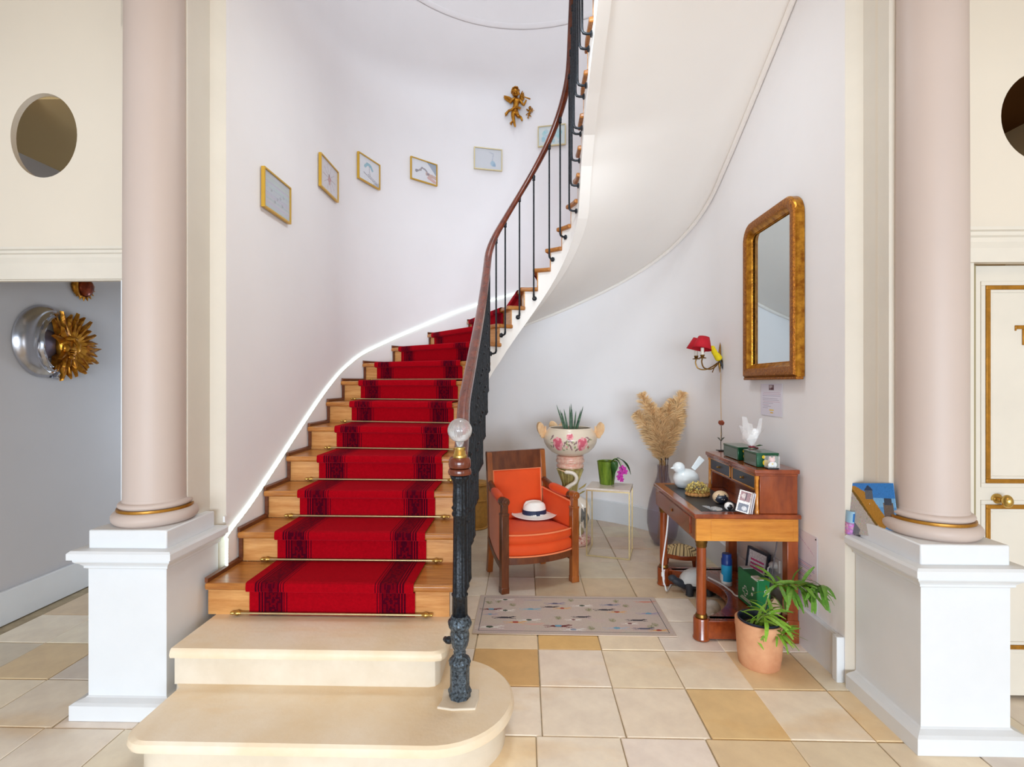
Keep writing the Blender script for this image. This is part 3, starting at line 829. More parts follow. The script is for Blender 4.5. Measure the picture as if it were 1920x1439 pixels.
for n in range(N0, 20):
    prof, (u0, u1, v0, v1) = carpet_step(n); mb = MB(); vs = []; ls = []; l = n*.5
    Wd = (p_out(S_OUT[n])-p_in(S_IN[n])).length*(u1-u0)
    K = len(prof)
    for j, (fw, z, bl) in enumerate(prof):
        if j: l += math.hypot(prof[j][0]-prof[j-1][0], prof[j][1]-prof[j-1][1])+(prof[j][2]-prof[j-1][2])*.29
        ls.append(l)
        for i in range(CU+1):
            f = cfrac(i, Wd)
            p = step_pt(n, u0+(u1-u0)*f, fw)
            if bl:
                q = step_pt(n+1, v0+(v1-v0)*f, .0085); p = step_pt(n, u0+(u1-u0)*f, .034).lerp(q, bl/.97)
            vs.append((p.x, p.y, z))
    mb.v = vs
    for j in range(K-1):
        for i in range(CU):
            q = j*(CU+1)+i; mb.f.append((q, q+CU+1, q+CU+2, q+1)); mb.m.append(0)
            f = (cfrac(i, Wd)+cfrac(i+1, Wd))/2*Wd; mb.c.append(tuple(bcol(min(f, Wd-f), (ls[j]+ls[j+1])/2)))
    mb.build('carpet_step', 'carpet', carpet, world=True, auto=50)

# ---- brass stair rods
rank = ['lowest', 'second lowest', 'third from the bottom', 'fourth from the bottom', 'fifth from the bottom', 'sixth from the bottom',
        'seventh from the bottom', 'eighth from the bottom', 'ninth from the bottom', 'tenth from the bottom']
for k, n in enumerate(range(3, 11)):
    u0, u1 = carpet_row(n); a, b = p_in(S_IN[n]), p_out(S_OUT[n]); L = (b-a).length
    A = step_pt(n, u0-.075/L, .020); B = step_pt(n, u1+.075/L, .020); z = (n-1)*RISE+.016
    A.z = B.z = z; mid = (A+B)/2; d = (B-A).normalized()
    t = thing('stair_rod', 'brass stair rod holding the red carpet, %s of the rods' % rank[k], 'stair rod', mid, 0, 'brass stair rods on the red carpet')
    m = MB(); m.tube([A+d*.02, B-d*.02], .0062, 10); m.build('rod', 'pale_brass', t, world=True)
    for e, s in ((A, 1), (B, -1)):
        m = MB(); pts = [e+d*s*q for q in (-.016, -.012, 0, .004, .012, .02, .028, .032, .04)]
        m.tube(pts, [.004, .008, .008, .006, .010, .013, .010, .007, .007], 12); m.build('finial', 'brass', t, world=True)

# ================================================================ BALUSTRADE
bal = thing('balustrade', 'mahogany handrail on black iron balusters sweeping up the stair well', 'balustrade', (-.275, 2.16, RISE))
BW = dict(parent=bal, world=True)
def rail_pt(s):
    p = p_in(s, .070); t = t_of_s(s)
    if s < -1.68: t = 3+(s+1.68)/.29
    p.z = t*RISE+.885
    return p
pts = []
s = -2.06
start = Vector((-.275, 2.16, 1.175))
sl = [(-2.06+.045*k) for k in range(int((2.75+2.06)/.045)+1)]
for s in sl:
    p = rail_pt(s)
    if s < -1.6:
        f = (s+2.06)/.46; f = f*f*(3-2*f); p.x = start.x*(1-f)+p.x*f; p.z = max(p.z, 1.17)
    pts.append(p)
prof = [(math.cos(a)*(1 if abs(math.cos(a)) < .9 else 1.0)*.031, math.sin(a)*.022 + (.004 if math.sin(a) > 0 else 0)) for a in [2*PI*i/14 for i in range(14)]]
# smooth z a little
for _ in range(6):
    z = [p.z for p in pts]
    for i in range(1, len(pts)-1): pts[i].z = (z[i-1]+2*z[i]+z[i+1])/4
m = MB(); m.tube(pts, 1.0, prof=prof, up=(0, 0, 1)); m.build('handrail', 'rail', auto=0, **BW)
RAIL = pts
# newel cap discs, brass base and crystal ball
nx, ny = -.275, 2.16
m = MB(); m.lathe([(.03, 1.112), (.047, 1.116), (.050, 1.128), (.046, 1.140), (.036, 1.143)], 32, (nx, ny, 0)); m.build('newel_cap', 'rail', **BW)
m = MB(); m.lathe([(.036, 1.143), (.045, 1.146), (.0475, 1.160), (.046, 1.178), (.040, 1.188), (.02, 1.190)], 32, (nx, ny, 0)); m.build('newel_cap', 'rail', **BW)
m = MB(); m.lathe([(.030, 1.189), (.030, 1.197), (.026, 1.201), (.024, 1.214), (.022, 1.217), (.0235, 1.224), (.0235, 1.229), (.017, 1.232), (.012, 1.232)], 28, (nx, ny, 0)); m.build('finial_base', 'brass', **BW)
bp = [(.014, 1.2325), (.0145, 1.244), (.018, 1.252)]
cz, R_ = 1.302, .051
bp += [(R_*math.cos(a), cz+R_*math.sin(a)) for a in [math.radians(-70+160*k/16) for k in range(17)]]
m = MB(); m.lathe(bp, 96, (nx, ny, 0), flute=26, famp=.016); m.build('glass_ball', 'glass_cut', auto=0, **BW)
# cast iron newel post
pr = [(.046, .169), (.046, .192), (.050, .196), (.050, .206), (.043, .214), (.041, .222), (.041, .302), (.044, .306), (.044, .318)]
m = MB(); m.lathe(pr, 8, (nx, ny, 0)); m.build('newel_base', 'iron_worn', auto=20, **BW)
pr = [(.044, .318), (.046, .326), (.040, .338), (.026, .350), (.022, .356), (.026, .364), (.022, .372), (.032, .392), (.037, .412), (.039, .440), (.036, .458), (.040, .466), (.047, .478), (.049, .490), (.046, .500), (.036, .512), (.034, .520)]
m = MB(); m.lathe(pr, 48, (nx, ny, 0), flute=12, famp=.045); m.build('newel_vase', 'iron_worn', auto=0, **BW)
pr = [(.031, .52), (.030, .60), (.033, .604), (.033, .612), (.029, .616), (.027, .80), (.026, .935), (.030, .94), (.033, .948), (.030, .956), (.027, .962), (.034, .974), (.027, .986), (.029, 1.0), (.027, 1.06), (.028, 1.085), (.036, 1.098), (.040, 1.108), (.036, 1.113)]
m = MB(); m.lathe(pr, 60, (nx, ny, 0), flute=10, famp=.06); m.build('newel_shaft', 'iron', auto=0, **BW)
m = MB(); m.tube([(-.30, 2.175, .40), (-.325, 2.19, .398), (-.345, 2.215, .39)], .012, 8); m.ell((-.325, 2.19, .398), (.022, .016, .016)); m.build('stay', 'iron', **BW)
# balusters with goose-neck foot and rosette, one object each
ss = [-1.52+.115*k for k in range(15)]+[.243, .376, .544, .698, .873, 1.02, 1.216, 1.33, 1.41, 1.50, 1.59, 1.72, 1.86, 2.0, 2.15, 2.3, 2.45]
def rail_z(s):
    best = min(RAIL, key=lambda p: (p.x-p_in(s, .07).x)**2+(p.y-p_in(s, .07).y)**2+((p.z-(t_of_s(s)*RISE+.885))*.2)**2); return best.z
for s in ss:
    t = t_of_s(s); n = int(t); foot = p_in(s, .070); strg = p_in(s, .004); zr = rail_z(s)-.018
    zt = n*RISE-.10
    d = (strg-foot)
    pts = [Vector((foot.x, foot.y, zr)), Vector((foot.x, foot.y, zr-.05)), Vector((foot.x, foot.y, zt+.05)), Vector((foot.x, foot.y, zt+.022)),
           Vector((foot.x+d.x*.12, foot.y+d.y*.12, zt+.006)), Vector((foot.x+d.x*.4, foot.y+d.y*.4, zt)), Vector((foot.x+d.x*.95, foot.y+d.y*.95, zt))]
    fat = .0105 if s < -.0 else .0072
    m = MB(); m.tube(pts, [fat, fat, fat, fat*1.25, fat*1.3, fat*1.2, fat*1.2], 8)
    m.lathe([(.008, zr-.05), (.0135, zr-.046), (.012, zr-.03), (.0145, zr-.012), (.012, zr)], 10, (foot.x, foot.y, 0))
    if s < -.0:
        for q in (.35, .62):
            zz = zt+(zr-zt)*q; m.lathe([(fat, zz-.012), (fat*1.6, zz), (fat, zz+.012)], 10, (foot.x, foot.y, 0))
    b = m.build('baluster', 'iron', **BW)
    m = MB(); nrm = (foot-strg).normalized(); q = nrm.to_track_quat('Z', 'X').to_matrix().to_4x4()
    m.lathe([(.019, 0), (.021, .006), (.017, .012), (.009, .016)], 14, (strg.x-d.x*.02, strg.y-d.y*.02, zt), mat4=q, flute=7, famp=.06)
    rs = m.build('rosette', 'iron', b, auto=30, world=True)

# ================================================================ LIGHT ROPE on the left wall
rp = [on_x(424, 1086, -1.60+.008)]
rp = []
for px, py in ((427, 1002), (470, 945), (520, 870), (560, 808), (600, 748), (627, 712)):
    rp.append(on_x(px, py, -1.588))
for px, py in ((640, 697), (655, 683), (680, 664), (720, 644), (760, 626), (800, 609), (850, 588), (900, 570), (940, 558), (975, 549), (1000, 543)):
    rp.append(on_drum(px, py, 1.588))
z0 = 3*RISE+.004
rp = [Vector((-1.588, rp[0].y-.01, z0+.006)), Vector((-1.588, rp[0].y-.01, .62)), Vector((-1.588, rp[0].y-.008, rp[0].z-.03))]+rp
def smooth_path(pts, k=6):
    out = []
    P = [pts[0]]+list(pts)+[pts[-1]]
    for i in range(1, len(P)-2):
        for j in range(k):
            t = j/k; a, b, c, d = P[i-1], P[i], P[i+1], P[i+2]
            out.append(.5*((2*b)+(c-a)*t+(2*a-5*b+4*c-d)*t*t+(3*b-a-3*c+d)*t*t*t))
    out.append(P[-2]); return out
rope = thing('light_rope', 'glowing white light rope running up the left stair wall', 'light rope', rp[0])
sp = smooth_path(rp, 14)
rad = [.0066+.002*((i % 2)*1) for i in range(len(sp))]
m = MB(); m.tube(sp, rad, 8); m.build('tube', 'rope', rope, world=True)
m = MB(); m.box((-1.594, rp[0].y, .78), (.011, .03, .03)); m.build('clip', 'white_plastic', rope, world=True)

# ================================================================ ARMCHAIR
ch = thing('armchair', 'orange velvet armchair with a dark walnut frame standing on the tiles beside the stairs', 'armchair', (.015, 3.995, 0), math.radians(24))
FX, FY, BX, BY = .285, -.24, .235, .17
for s in (-1, 1):
    m = MB(); m.box((s*FX, FY, .285), (.056, .052, .57)); m.box((s*FX, FY, .61), (.046, .046, .09))
    m.b2((s*FX-.030, FY-.029, .555), (s*FX+.030, FY+.029, .572)); m.b2((s*FX-.030, FY-.028, .0), (s*FX+.030, FY+.028, .045))
    m.lathe([(.030, -.034), (.030, .034)], 20, (s*FX, FY-.002, .655), mat4=RX(PI/2)); m.lathe([(.016, .034), (.013, .040), (.004, .041)], 14, (s*FX, FY-.002, .655), mat4=RX(PI/2))
    m.build('leg', 'chair_wood' if s < 0 else 'chair_wood2', ch, bevel=.003)
    pts = [(s*BX, .205, 0), (s*BX, .185, .12), (s*BX, .168, .28), (s*BX, .172, .42), (s*BX, .19, .68), (s*BX, .222, .945)]
    m = MB(); m.tube(smooth_path([Vector(p) for p in pts], 5), 1.0, prof=[(-.022, -.021), (.022, -.021), (.022, .021), (-.022, .021)], up=(0, 1, 0)); m.build('leg', 'chair_wood2', ch, bevel=.003, auto=30)
def ypost(z): return .168+(max(0, z-.3)/.645)**1.3*.054
m = MB()
vs = []
for z in (.80, .9, .955):
    vs += [(-BX-.022, ypost(z)-.018, z), (BX+.022, ypost(z)-.018, z), (BX+.022, ypost(z)+.018, z), (-BX-.022, ypost(z)+.018, z)]
m.add(vs, [(j*4+i, j*4+(i+1) % 4, j*4+4+(i+1) % 4, j*4+4+i) for j in (0, 1) for i in range(4)]+[(3, 2, 1, 0), (8, 9, 10, 11)])
m.build('top_rail', 'chair_wood', ch, bevel=.004)
def backpan(u, v):
    z = .28+.525*v; b = math.sin(PI*min(max(u, 0), 1))**.5*math.sin(PI*v)**.5
    return (-.205+.41*u, ypost(z)-.014-.035*b, z)
m = MB(); m.grid(backpan, 20, 20); m.grid(lambda u, v: (-.205+.41*u, ypost(.28+.525*v)+.016, .28+.525*v), 4, 8, flip=True); m.build('back_cushion', 'velvet', ch)
fr = [(-.208, .29), (-.208, .803), (.208, .803), (.208, .29)]
m = MB(); m.tube([(x, ypost(z)-.019, z) for x, z in fr], .0065, 8); m.build('back_piping', 'velvet_side', ch)
# sides : padded panel, arm roll, wooden rear knuckle
for s in (-1, 1):
    def yz(v): return FY+.025+(BY-.02-FY-.03)*v
    def side(o):
        def f(u, v):
            y = FY+.02+(BY-FY-.02)*u; zb = .205+.10*u**2.2; zt = .615+.04*u; x = s*(FX+(BX-FX)*u)
            b = math.sin(PI*u)**.6*math.sin(PI*v)**.6
            return (x+o*(.016+.010*b), y, zb+(zt-zb)*v)
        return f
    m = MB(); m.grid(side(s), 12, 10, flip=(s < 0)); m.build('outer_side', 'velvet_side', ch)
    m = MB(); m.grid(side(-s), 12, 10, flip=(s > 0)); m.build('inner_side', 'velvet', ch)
    m = MB(); m.tube([(s*(FX+(BX-FX)*u)-s*.022, FY+.02+(BY-FY-.02)*u, .607+.04*u) for u in [k/8 for k in range(9)]]+[(s*BX, BY, .6)], .006, 8)
    m.tube([(s*(FX-.020), FY+.018, .607), (s*(FX-.020), FY+.018, .36)], .006, 8); m.build('side_piping', 'velvet_side', ch)
    pad = [(s*(FX+(BX-FX)*u), FY+.03+(BY-FY-.03)*u, .648+.032*u) for u in [.12, .2, .32, .45, .58, .68, .74]]
    m = MB(); m.tube(pad, [.024, .031, .034, .034, .034, .031, .024], 14); m.build('arm_pad', 'velvet', ch)
    arm = [(s*(FX+(BX-FX)*u), FY+.03+(BY-FY-.03)*u, .644+.036*u) for u in [0, .10, .16]]
    m = MB(); m.tube(arm, [.028, .026, .022], 12); arm = [(s*(FX+(BX-FX)*u), FY+.03+(BY-FY-.03)*u, .644+.036*u+k) for u, k in [(.72, 0), (.82, .006), (.92, .018), (1.02, .03)]]
    m.tube(arm, [.024, .028, .026, .022], 12); m.build('arm', 'chair_wood', ch)
    rail = [(s*(FX+(BX-FX)*u), FY+.02+(BY+.02-FY-.02)*u, .19+.10*u**2.2-.005) for u in [k/8 for k in range(9)]]
    m = MB(); m.tube(rail, 1, prof=[(-.02, -.022), (.02, -.022), (.02, .022), (-.02, .022)], up=(0, 0, 1)); m.build('side_rail', 'chair_wood', ch, auto=30)
def bow(w, d, y0, n=16):
    return [(-w+2*w*k/n, y0-d*math.sin(PI*k/n)**.8) for k in range(n+1)]
m = MB(); m.prism(bow(.262, .052, FY-.012)+list(reversed(bow(.262, .045, FY+.022))), .20, .252); m.build('seat_rail', 'chair_wood', ch, bevel=.003, auto=30)
m = MB(); m.prism([(-.2, .19), (-.2, .15), (.2, .15), (.2, .19)], .22, .28); m.build('seat_rail', 'chair_wood', ch, bevel=.003)
def cushion(z0, z1, w, d, y0, yb, crown):
    mb = MB(); rings = []
    pf = bow(w, d, y0, 20); poly = pf+[(w*.8, yb), (0, yb), (-w*.8, yb)]
    cx = 0; cy = (y0+yb)/2
    for k, (ins, z) in enumerate([(.012, z0), (.002, z0+(z1-z0)*.2), (0, z0+(z1-z0)*.5), (.002, z1-(z1-z0)*.2), (.014, z1), (.05, z1+crown*.4), (.12, z1+crown*.8), (.19, z1+crown)]):
        rings.append([(cx+(x-cx)*(1-ins/w), cy+(y-cy)*(1-ins/.22), z) for x, y in poly])
    n = len(poly); vs = [p for r in rings for p in r]
    fs = [(j*n+i, j*n+(i+1) % n, (j+1)*n+(i+1) % n, (j+1)*n+i) for j in range(len(rings)-1) for i in range(n)]+[tuple(range(n-1, -1, -1)), tuple((len(rings)-1)*n+i for i in range(n))]
    return mb.add(vs, fs), [(x, y) for x, y in pf]
cb, _ = cushion(.252, .338, .262, .060, FY-.005, .15, .01); cb.build('seat_base', 'velvet', ch)
cb, pf = cushion(.338, .412, .258, .062, FY-.002, .15, .03); cb.build('seat_cushion', 'velvet', ch)
for z, w, d, y0 in ((.256, .263, .062, FY-.008), (.408, .255, .060, FY-.002)):
    m = MB(); m.tube([(x, y, z) for x, y in bow(w, d, y0, 20)], .006, 8); m.build('seat_piping', 'velvet_side', ch)

# straw hat on the seat
hp = on_z(1002, 972, .435)
hat = thing('straw_hat', 'white straw hat with a navy ribbon lying on the orange armchair', 'hat', (hp.x, hp.y+.02, .449), math.radians(20))
def hatf(u, v):
    a = 2*PI*u
    prof = [(.178, .004), (.172, .0), (.14, .003), (.105, .010), (.092, .014), (.090, .030), (.088, .06), (.082, .088), (.068, .106), (.045, .112), (.02, .109), (.0, .106)]
    f = v*(len(prof)-1); i = min(int(f), len(prof)-2); t = f-i
    r = prof[i][0]*(1-t)+prof[i+1][0]*t; z = prof[i][1]*(1-t)+prof[i+1][1]*t
    if r > .1: z += .006*(1+math.cos(2*a))*((r-.1)/.08)**2
    else: z -= .020*math.exp(-(math.sin(a)*r/.022)**2)*max(0, (z-.07)/.04) if z > .07 else 0
    return (r*math.cos(a)*1.03, r*math.sin(a)*.88, z+.004)
m = MB(); m.grid(hatf, 48, 44); m.build('crown_and_brim', 'hat', hat, solid=.003)
m = MB(); m.lathe([(.0945, .014), (.0950, .018), (.0945, .046), (.0925, .050)], 40, (0, 0, .004), sy=.86, caps=False); m.box((0, -.083, .034), (.026, .008, .034)); m.build('ribbon', 'navy', hat)
for v in hat.children[1].data.vertices: v.co.x *= 1.03

# ================================================================ RUG
A, B, Cc, D = on_z(899, 1118), on_z(1225, 1122), on_z(1272, 1196), on_z(887, 1190)
ctr = (A+B+Cc+D)/4; ex = ((B-A)+(Cc-D)).normalized(); RW = ((B-A).length+(Cc-D).length)/2; RH = ((A-D).length+(B-Cc).length)/2
rz = math.atan2(ex.y, ex.x)
rug = thing('rug', 'small beige runner rug printed with galloping horses on the stone floor', 'rug', (ctr.x, ctr.y, 0), rz)
cv = Canvas(300, 138, C(205, 190, 180)); asp = RH/RW
rs = np.random.RandomState(5)
for _ in range(60): cv.ell(rs.rand(), rs.rand(), .03+.05*rs.rand(), .06+.08*rs.rand(), C(198+rs.randint(12), 180+rs.randint(16), 172+rs.randint(14)), .35)
Rinv = Matrix.Rotation(-rz, 3, 'Z')
def uv(xc, yc):
    p = on_z(880+xc*410/1920, 1100+yc*110/515); q = Rinv @ (p-ctr); return q.x/RW+.5, q.y/RH+.5
def horse(x, y, ln, body, saddle=None, d=1, head=None):
    u, v = uv(x, y); l = ln*410/1920/385*1.38
    q = l/asp
    cv.ell(u, v, l*.29, q*.085, body, .97)
    cv.line([(u+d*l*.2, v+q*.01), (u+d*l*.40, v+q*.09)], l*.05, head or body, .92, asp)
    cv.ell(u+d*l*.45, v+q*.085, l*.08, q*.035, head or body, .92)
    for dx, ex_ in ((.22, .44), (.16, .34), (-.2, -.44), (-.24, -.36)): cv.line([(u+d*l*dx, v-q*.03), (u+d*l*ex_*1.12, v-q*.10)], l*.017, body, .85, asp)
    cv.line([(u-d*l*.25, v+q*.02), (u-d*l*.40, v+q*.05), (u-d*l*.54, v+q*.03)], l*.02, body, .8, asp)
    if saddle: cv.ell(u, v+q*.02, l*.13, q*.08, saddle, .95)
W_, BK, RD, BL, LI, GR, CRM, MR, SL = C(232, 228, 222), C(58, 56, 66), C(172, 52, 46), C(112, 168, 196), C(172, 160, 184), C(52, 76, 56), C(226, 178, 120), C(110, 40, 44), C(96, 98, 120)
for (x, y) in ((890, 130), (1290, 140), (780, 290), (1260, 310), (1070, 380), (1640, 350), (380, 170), (1050, 215), (250, 140), (170, 150), (1380, 180), (1600, 370)):
    u, v = uv(x, y)
    for _ in range(9): cv.line([(u, v-.03), (u+.022*(rs.rand()-.5)*2, v+.07*(rs.rand()-.3))], .0022, C(134, 136, 96), .55, asp)
    cv.ell(u, v, .018, .05, C(150, 150, 110), .35)
for h in ((310, 125, 140, W_, GR), (560, 130, 130, C(188, 176, 184), None), (750, 160, 150, C(150, 140, 168), SL), (990, 180, 150, W_, GR), (1240, 172, 150, C(150, 152, 172), SL), (1550, 145, 160, C(214, 150, 132), None),
          (185, 210, 150, MR, BL), (310, 222, 140, W_, GR), (535, 210, 150, C(150, 186, 204), BL), (705, 190, 130, BK, None), (815, 202, 130, CRM, RD), (1190, 216, 150, BK, None), (1300, 236, 140, CRM, RD), (1580, 250, 160, LI, BL),
          (175, 256, 110, LI, BL), (300, 285, 160, BK, None), (400, 328, 150, CRM, RD), (520, 308, 150, W_, GR), (560, 345, 150, C(218, 176, 164), None), (170, 370, 190, W_, GR),
          (780, 362, 180, MR, BL), (985, 280, 130, BK, None), (915, 306, 110, W_, MR), (915, 395, 160, C(226, 224, 222), C(140, 154, 178)), (1300, 382, 170, C(186, 190, 200), BL), (1475, 310, 140, BK, None), (1415, 341, 115, W_, MR), (1540, 386, 140, SL, None), (1675, 402, 140, CRM, RD)):
    horse(*h)
for t in ((.022, .0045),): 
    e = t[0]; k = t[1]
    cv.rect(e, e/asp, 1-e, e/asp+k/asp, C(84, 88, 92)); cv.rect(e, 1-e/asp-k/asp, 1-e, 1-e/asp, C(84, 88, 92)); cv.rect(e, e/asp, e+k*.8, 1-e/asp, C(84, 88, 92)); cv.rect(1-e-k*.8, e/asp, 1-e, 1-e/asp, C(84, 88, 92))
cv.grain(.05, 3)
sheet(cv, RW-.012, RH-.012, z=.0075).build('printed_face', 'rug', rug, smooth=False)
m = MB(); m.b2((-RW/2, -RH/2, .0015), (RW/2, RH/2, .007)); m.build('binding', 'rug_edge', rug, bevel=.002)

# ================================================================ WRITING DESK
DX0, DX1, DY0, DY1, DZ = .985, 1.575, 2.985, 3.905, .745
desk = thing('writing_desk', 'polished cherrywood writing desk with a raised drawer unit against the right wall', 'desk', (1.28, 3.44, 0))
DW = dict(parent=desk, world=True)
m = MB(); m.b2((DX0-.008, DY0-.012, .718), (DX1+.012, DY1+.012, .745)); m.build('desk_top', 'desk', bevel=.007, **DW)
m = MB(); m.b2((DX0+.055, DY0+.06, .7448), (1.325, DY1-.06, .7462)); m.build('leather_inset', 'leather', smooth=False, **DW)
m = MB(); m.b2((DX0+.006, DY0+.002, .588), (DX1, DY0+.024, .718)); m.build('side_apron', 'desk_honey', bevel=.002, **DW)
m = MB(); m.b2((DX0+.09, DY0-.001, .60), (DX1-.03, DY0+.006, .708)); m.build('side_panel', 'desk_honey', bevel=.002, **DW)
m = MB(); m.b2((DX0+.006, DY1-.024, .588), (DX1, DY1-.002, .718)); m.build('side_apron', 'desk', bevel=.002, **DW)
m = MB(); m.b2((DX0+.0065, DY0+.026, .588), (DX0+.024, DY1-.026, .718)); m.build('front_apron', 'desk', smooth=False, **DW)
m = MB(); m.b2((DX1-.022, DY0+.026, .588), (DX1, DY1-.026, .718)); m.build('back_apron', 'desk', smooth=False, **DW)
m = MB(); m.b2((DX0-.002, DY0+.10, .604), (DX0+.01, DY1-.10, .706)); dr = m.build('drawer', 'desk', bevel=.003, **DW)
m = MB(); m.lathe([(.006, 0), (.012, .004), (.006, .007)], 12, (DX0-.003, 3.445, .655), mat4=RY(-PI/2)); o = m.build('escutcheon', 'brass', desk, world=True)
# front columns with brass rings on round plinths, square rear posts, base frame
for y in (DY0+.052, DY1-.052):
    m = MB(); m.lathe([(.027, .145), (.029, .2), (.027, .545)], 24, (DX0+.052, y, 0)); m.build('leg', 'desk_v', **DW)
    m = MB(); m.lathe([(.030, .128), (.034, .131), (.034, .140), (.030, .150)], 24, (DX0+.052, y, 0)); m.build('brass_collar', 'bronze', **DW)
    m = MB(); m.lathe([(.028, .54), (.031, .545), (.031, .562), (.035, .567), (.035, .585), (.03, .588)], 24, (DX0+.052, y, 0)); m.build('brass_collar', 'bronze', **DW)
    m = MB(); m.lathe([(.047, .002), (.049, .006), (.049, .012), (.045, .02), (.046, .12), (.043, .128)], 28, (DX0+.052, y, 0)); m.build('leg_plinth', 'desk_v', **DW)
for y in (DY0+.034, DY1-.034):
    m = MB(); m.b2((DX1-.062, y-.03, .13), (DX1, y+.03, .588)); m.b2((DX1-.068, y-.034, .002), (DX1+.004, y+.034, .132)); m.build('leg', 'desk_v', bevel=.003, **DW)
for y0, y1 in ((DY0+.02, DY0+.085), (DY1-.085, DY1-.02)):
    m = MB(); m.b2((DX0+.08, y0, .012), (DX1-.06, y1, .118)); m.build('base_rail', 'desk', bevel=.003, **DW)
n = 20; poly = [(DX1-.012, DY0+.05), (DX1-.012, DY1-.05), (DX0+.1, DY1-.05)]
for k in range(n+1):
    t = k/n; y = DY1-.085-(DY1-DY0-.17)*t; poly.append((DX0+.105+.235*math.sin(PI*t)**.75, y))
poly.append((DX0+.1, DY0+.05))
m = MB(); m.prism(poly, .055, .118); m.build('low_shelf', 'desk', bevel=.003, auto=35, **DW)
# raised unit
UX0, UY1 = 1.335, 3.775
m = MB(); m.b2((UX0-.012, DY0-.004, .978), (DX1+.006, UY1+.012, 1.003)); m.b2((UX0-.004, DY0+.004, .964), (DX1, UY1+.004, .98)); m.build('unit_top', 'desk', bevel=.004, **DW)
m = MB(); m.b2((UX0+.024, DY0+.012, .7455), (DX1, DY0+.032, .966)); m.b2((UX0+.024, UY1-.022, .7455), (DX1, UY1-.002, .966)); m.b2((DX1-.014, DY0+.02, .7455), (DX1, UY1-.01, .966)); m.build('unit_carcass', 'desk_v', bevel=.002, **DW)
for y in (DY0+.022, UY1-.014):
    m = MB(); m.lathe([(.012, .7455), (.012, .765), (.0095, .77), (.009, .94), (.012, .946), (.012, .965)], 14, (UX0+.012, y, 0)); m.build('colonnette', 'desk_honey', **DW)
m = MB(); m.b2((UX0+.10, DY0+.03, .7455), (UX0+.115, UY1-.02, .872)); m.build('recess_panel', 'desk', smooth=False, **DW)
m = MB(); m.b2((UX0+.014, DY0+.03, .866), (DX1-.02, UY1-.02, .878)); m.b2((UX0+.014, 3.36, .876), (UX0+.03, 3.385, .966)); m.build('drawer_shelf', 'desk', bevel=.001, **DW)
for y0, y1 in ((DY0+.036, 3.358), (3.387, UY1-.026)):
    m = MB(); m.b2((UX0+.010, y0, .880), (UX0+.16, y1, .963)); d = m.build('drawer', 'slate_drawer', bevel=.003, **DW)
    kx, ky, kz = UX0+.010, (y0+y1)/2, .922
    m = MB(); m.lathe([(.010, 0), (.010, .003), (.004, .006), (.004, .012), (.008, .016), (.006, .021), (.001, .022)], 14, (kx, ky, kz), mat4=RY(-PI/2))
    k_ = m.build('knob', 'bronze', d); k_.location = tuple(-v for v in desk.location)
    e = .006; m = MB()
    for lo, hi in (((y0, .880), (y1, .880+e)), ((y0, .963-e), (y1, .963)), ((y0, .88), (y0+e, .963)), ((y1-e, .88), (y1, .963))): m.b2((UX0+.006, lo[0], lo[1]), (UX0+.012, hi[0], hi[1]))
    k_ = m.build('drawer_beading', 'desk_honey', d, smooth=False); k_.location = tuple(-v for v in desk.location)
TZ, SZ = .7464, 1.0034
# ---- white ceramic bird
p = on_z(1284, 915, TZ)
t = thing('ceramic_bird', 'large white ceramic bird with raised tail on the desk', 'ornament', (p.x, p.y, TZ), math.radians(0))
m = MB()
def birdbody(u, v):
    a = 2*PI*u; prof = [(.03, 0), (.058, .004), (.078, .03), (.086, .065), (.078, .098), (.055, .122), (.025, .136), (0, .140)]
    f = v*(len(prof)-1); i = min(int(f), len(prof)-2); q = f-i; r = prof[i][0]*(1-q)+prof[i+1][0]*q; z = prof[i][1]*(1-q)+prof[i+1][1]*q
    return (r*math.cos(a)*1.08+.01, r*math.sin(a)*.86, z)
m.grid(birdbody, 32, 24); m.ell((-.047, -.012, .148), (.043, .040, .040), 20, 12); m.build('body', 'white_cer', t)
m = MB(); m.lathe([(.011, 0), (.006, .012), (.001, .022)], 12, (-.086, -.016, .146), mat4=RY(-PI/2-.15)); m.build('beak', 'white_cer', t)
m = MB(); m.box((.098, .02, .172), (.052, .014, .105), rot=RY(math.radians(38)), taper=.7); m.build('tail', 'white_cer', t, bevel=.006)
# ---- dried flower nest
p = on_z(1308, 930, TZ)
t = thing('dried_flower_nest', 'mound of dried yellow blossoms on bark lying on the black leather desk top', 'dried flowers', (p.x, p.y, TZ))
m = MB(); 
for k in range(16):
    a = PI*2*k/16; m.ell((.066*math.cos(a), .05*math.sin(a), .014), (.018, .016, .014), 8, 6)
m.build('bark_base', 'bark', t)
m = MB(); rs = random.Random(3)
for k in range(240):
    a = rs.uniform(0, 2*PI); h = rs.uniform(0, 1); r = .072*math.sqrt(1-h*h*.85); c = Vector((r*math.cos(a), r*.8*math.sin(a), .022+.062*h))
    for q in range(3):
        d = Vector((rs.uniform(-1, 1), rs.uniform(-1, 1), rs.uniform(-.3, 1))).normalized()*.011; e = d.cross(Vector((0, 0, 1))).normalized()*.004 if abs(d.z) < .0105 else Vector((.004, 0, 0))
        m.add([c, c+d+e, c+d*1.4, c+d-e], [(0, 1, 2, 3)])
o = m.build('blossoms', 'dry_flower', t, smooth=False); o['kind'] = 'stuff'
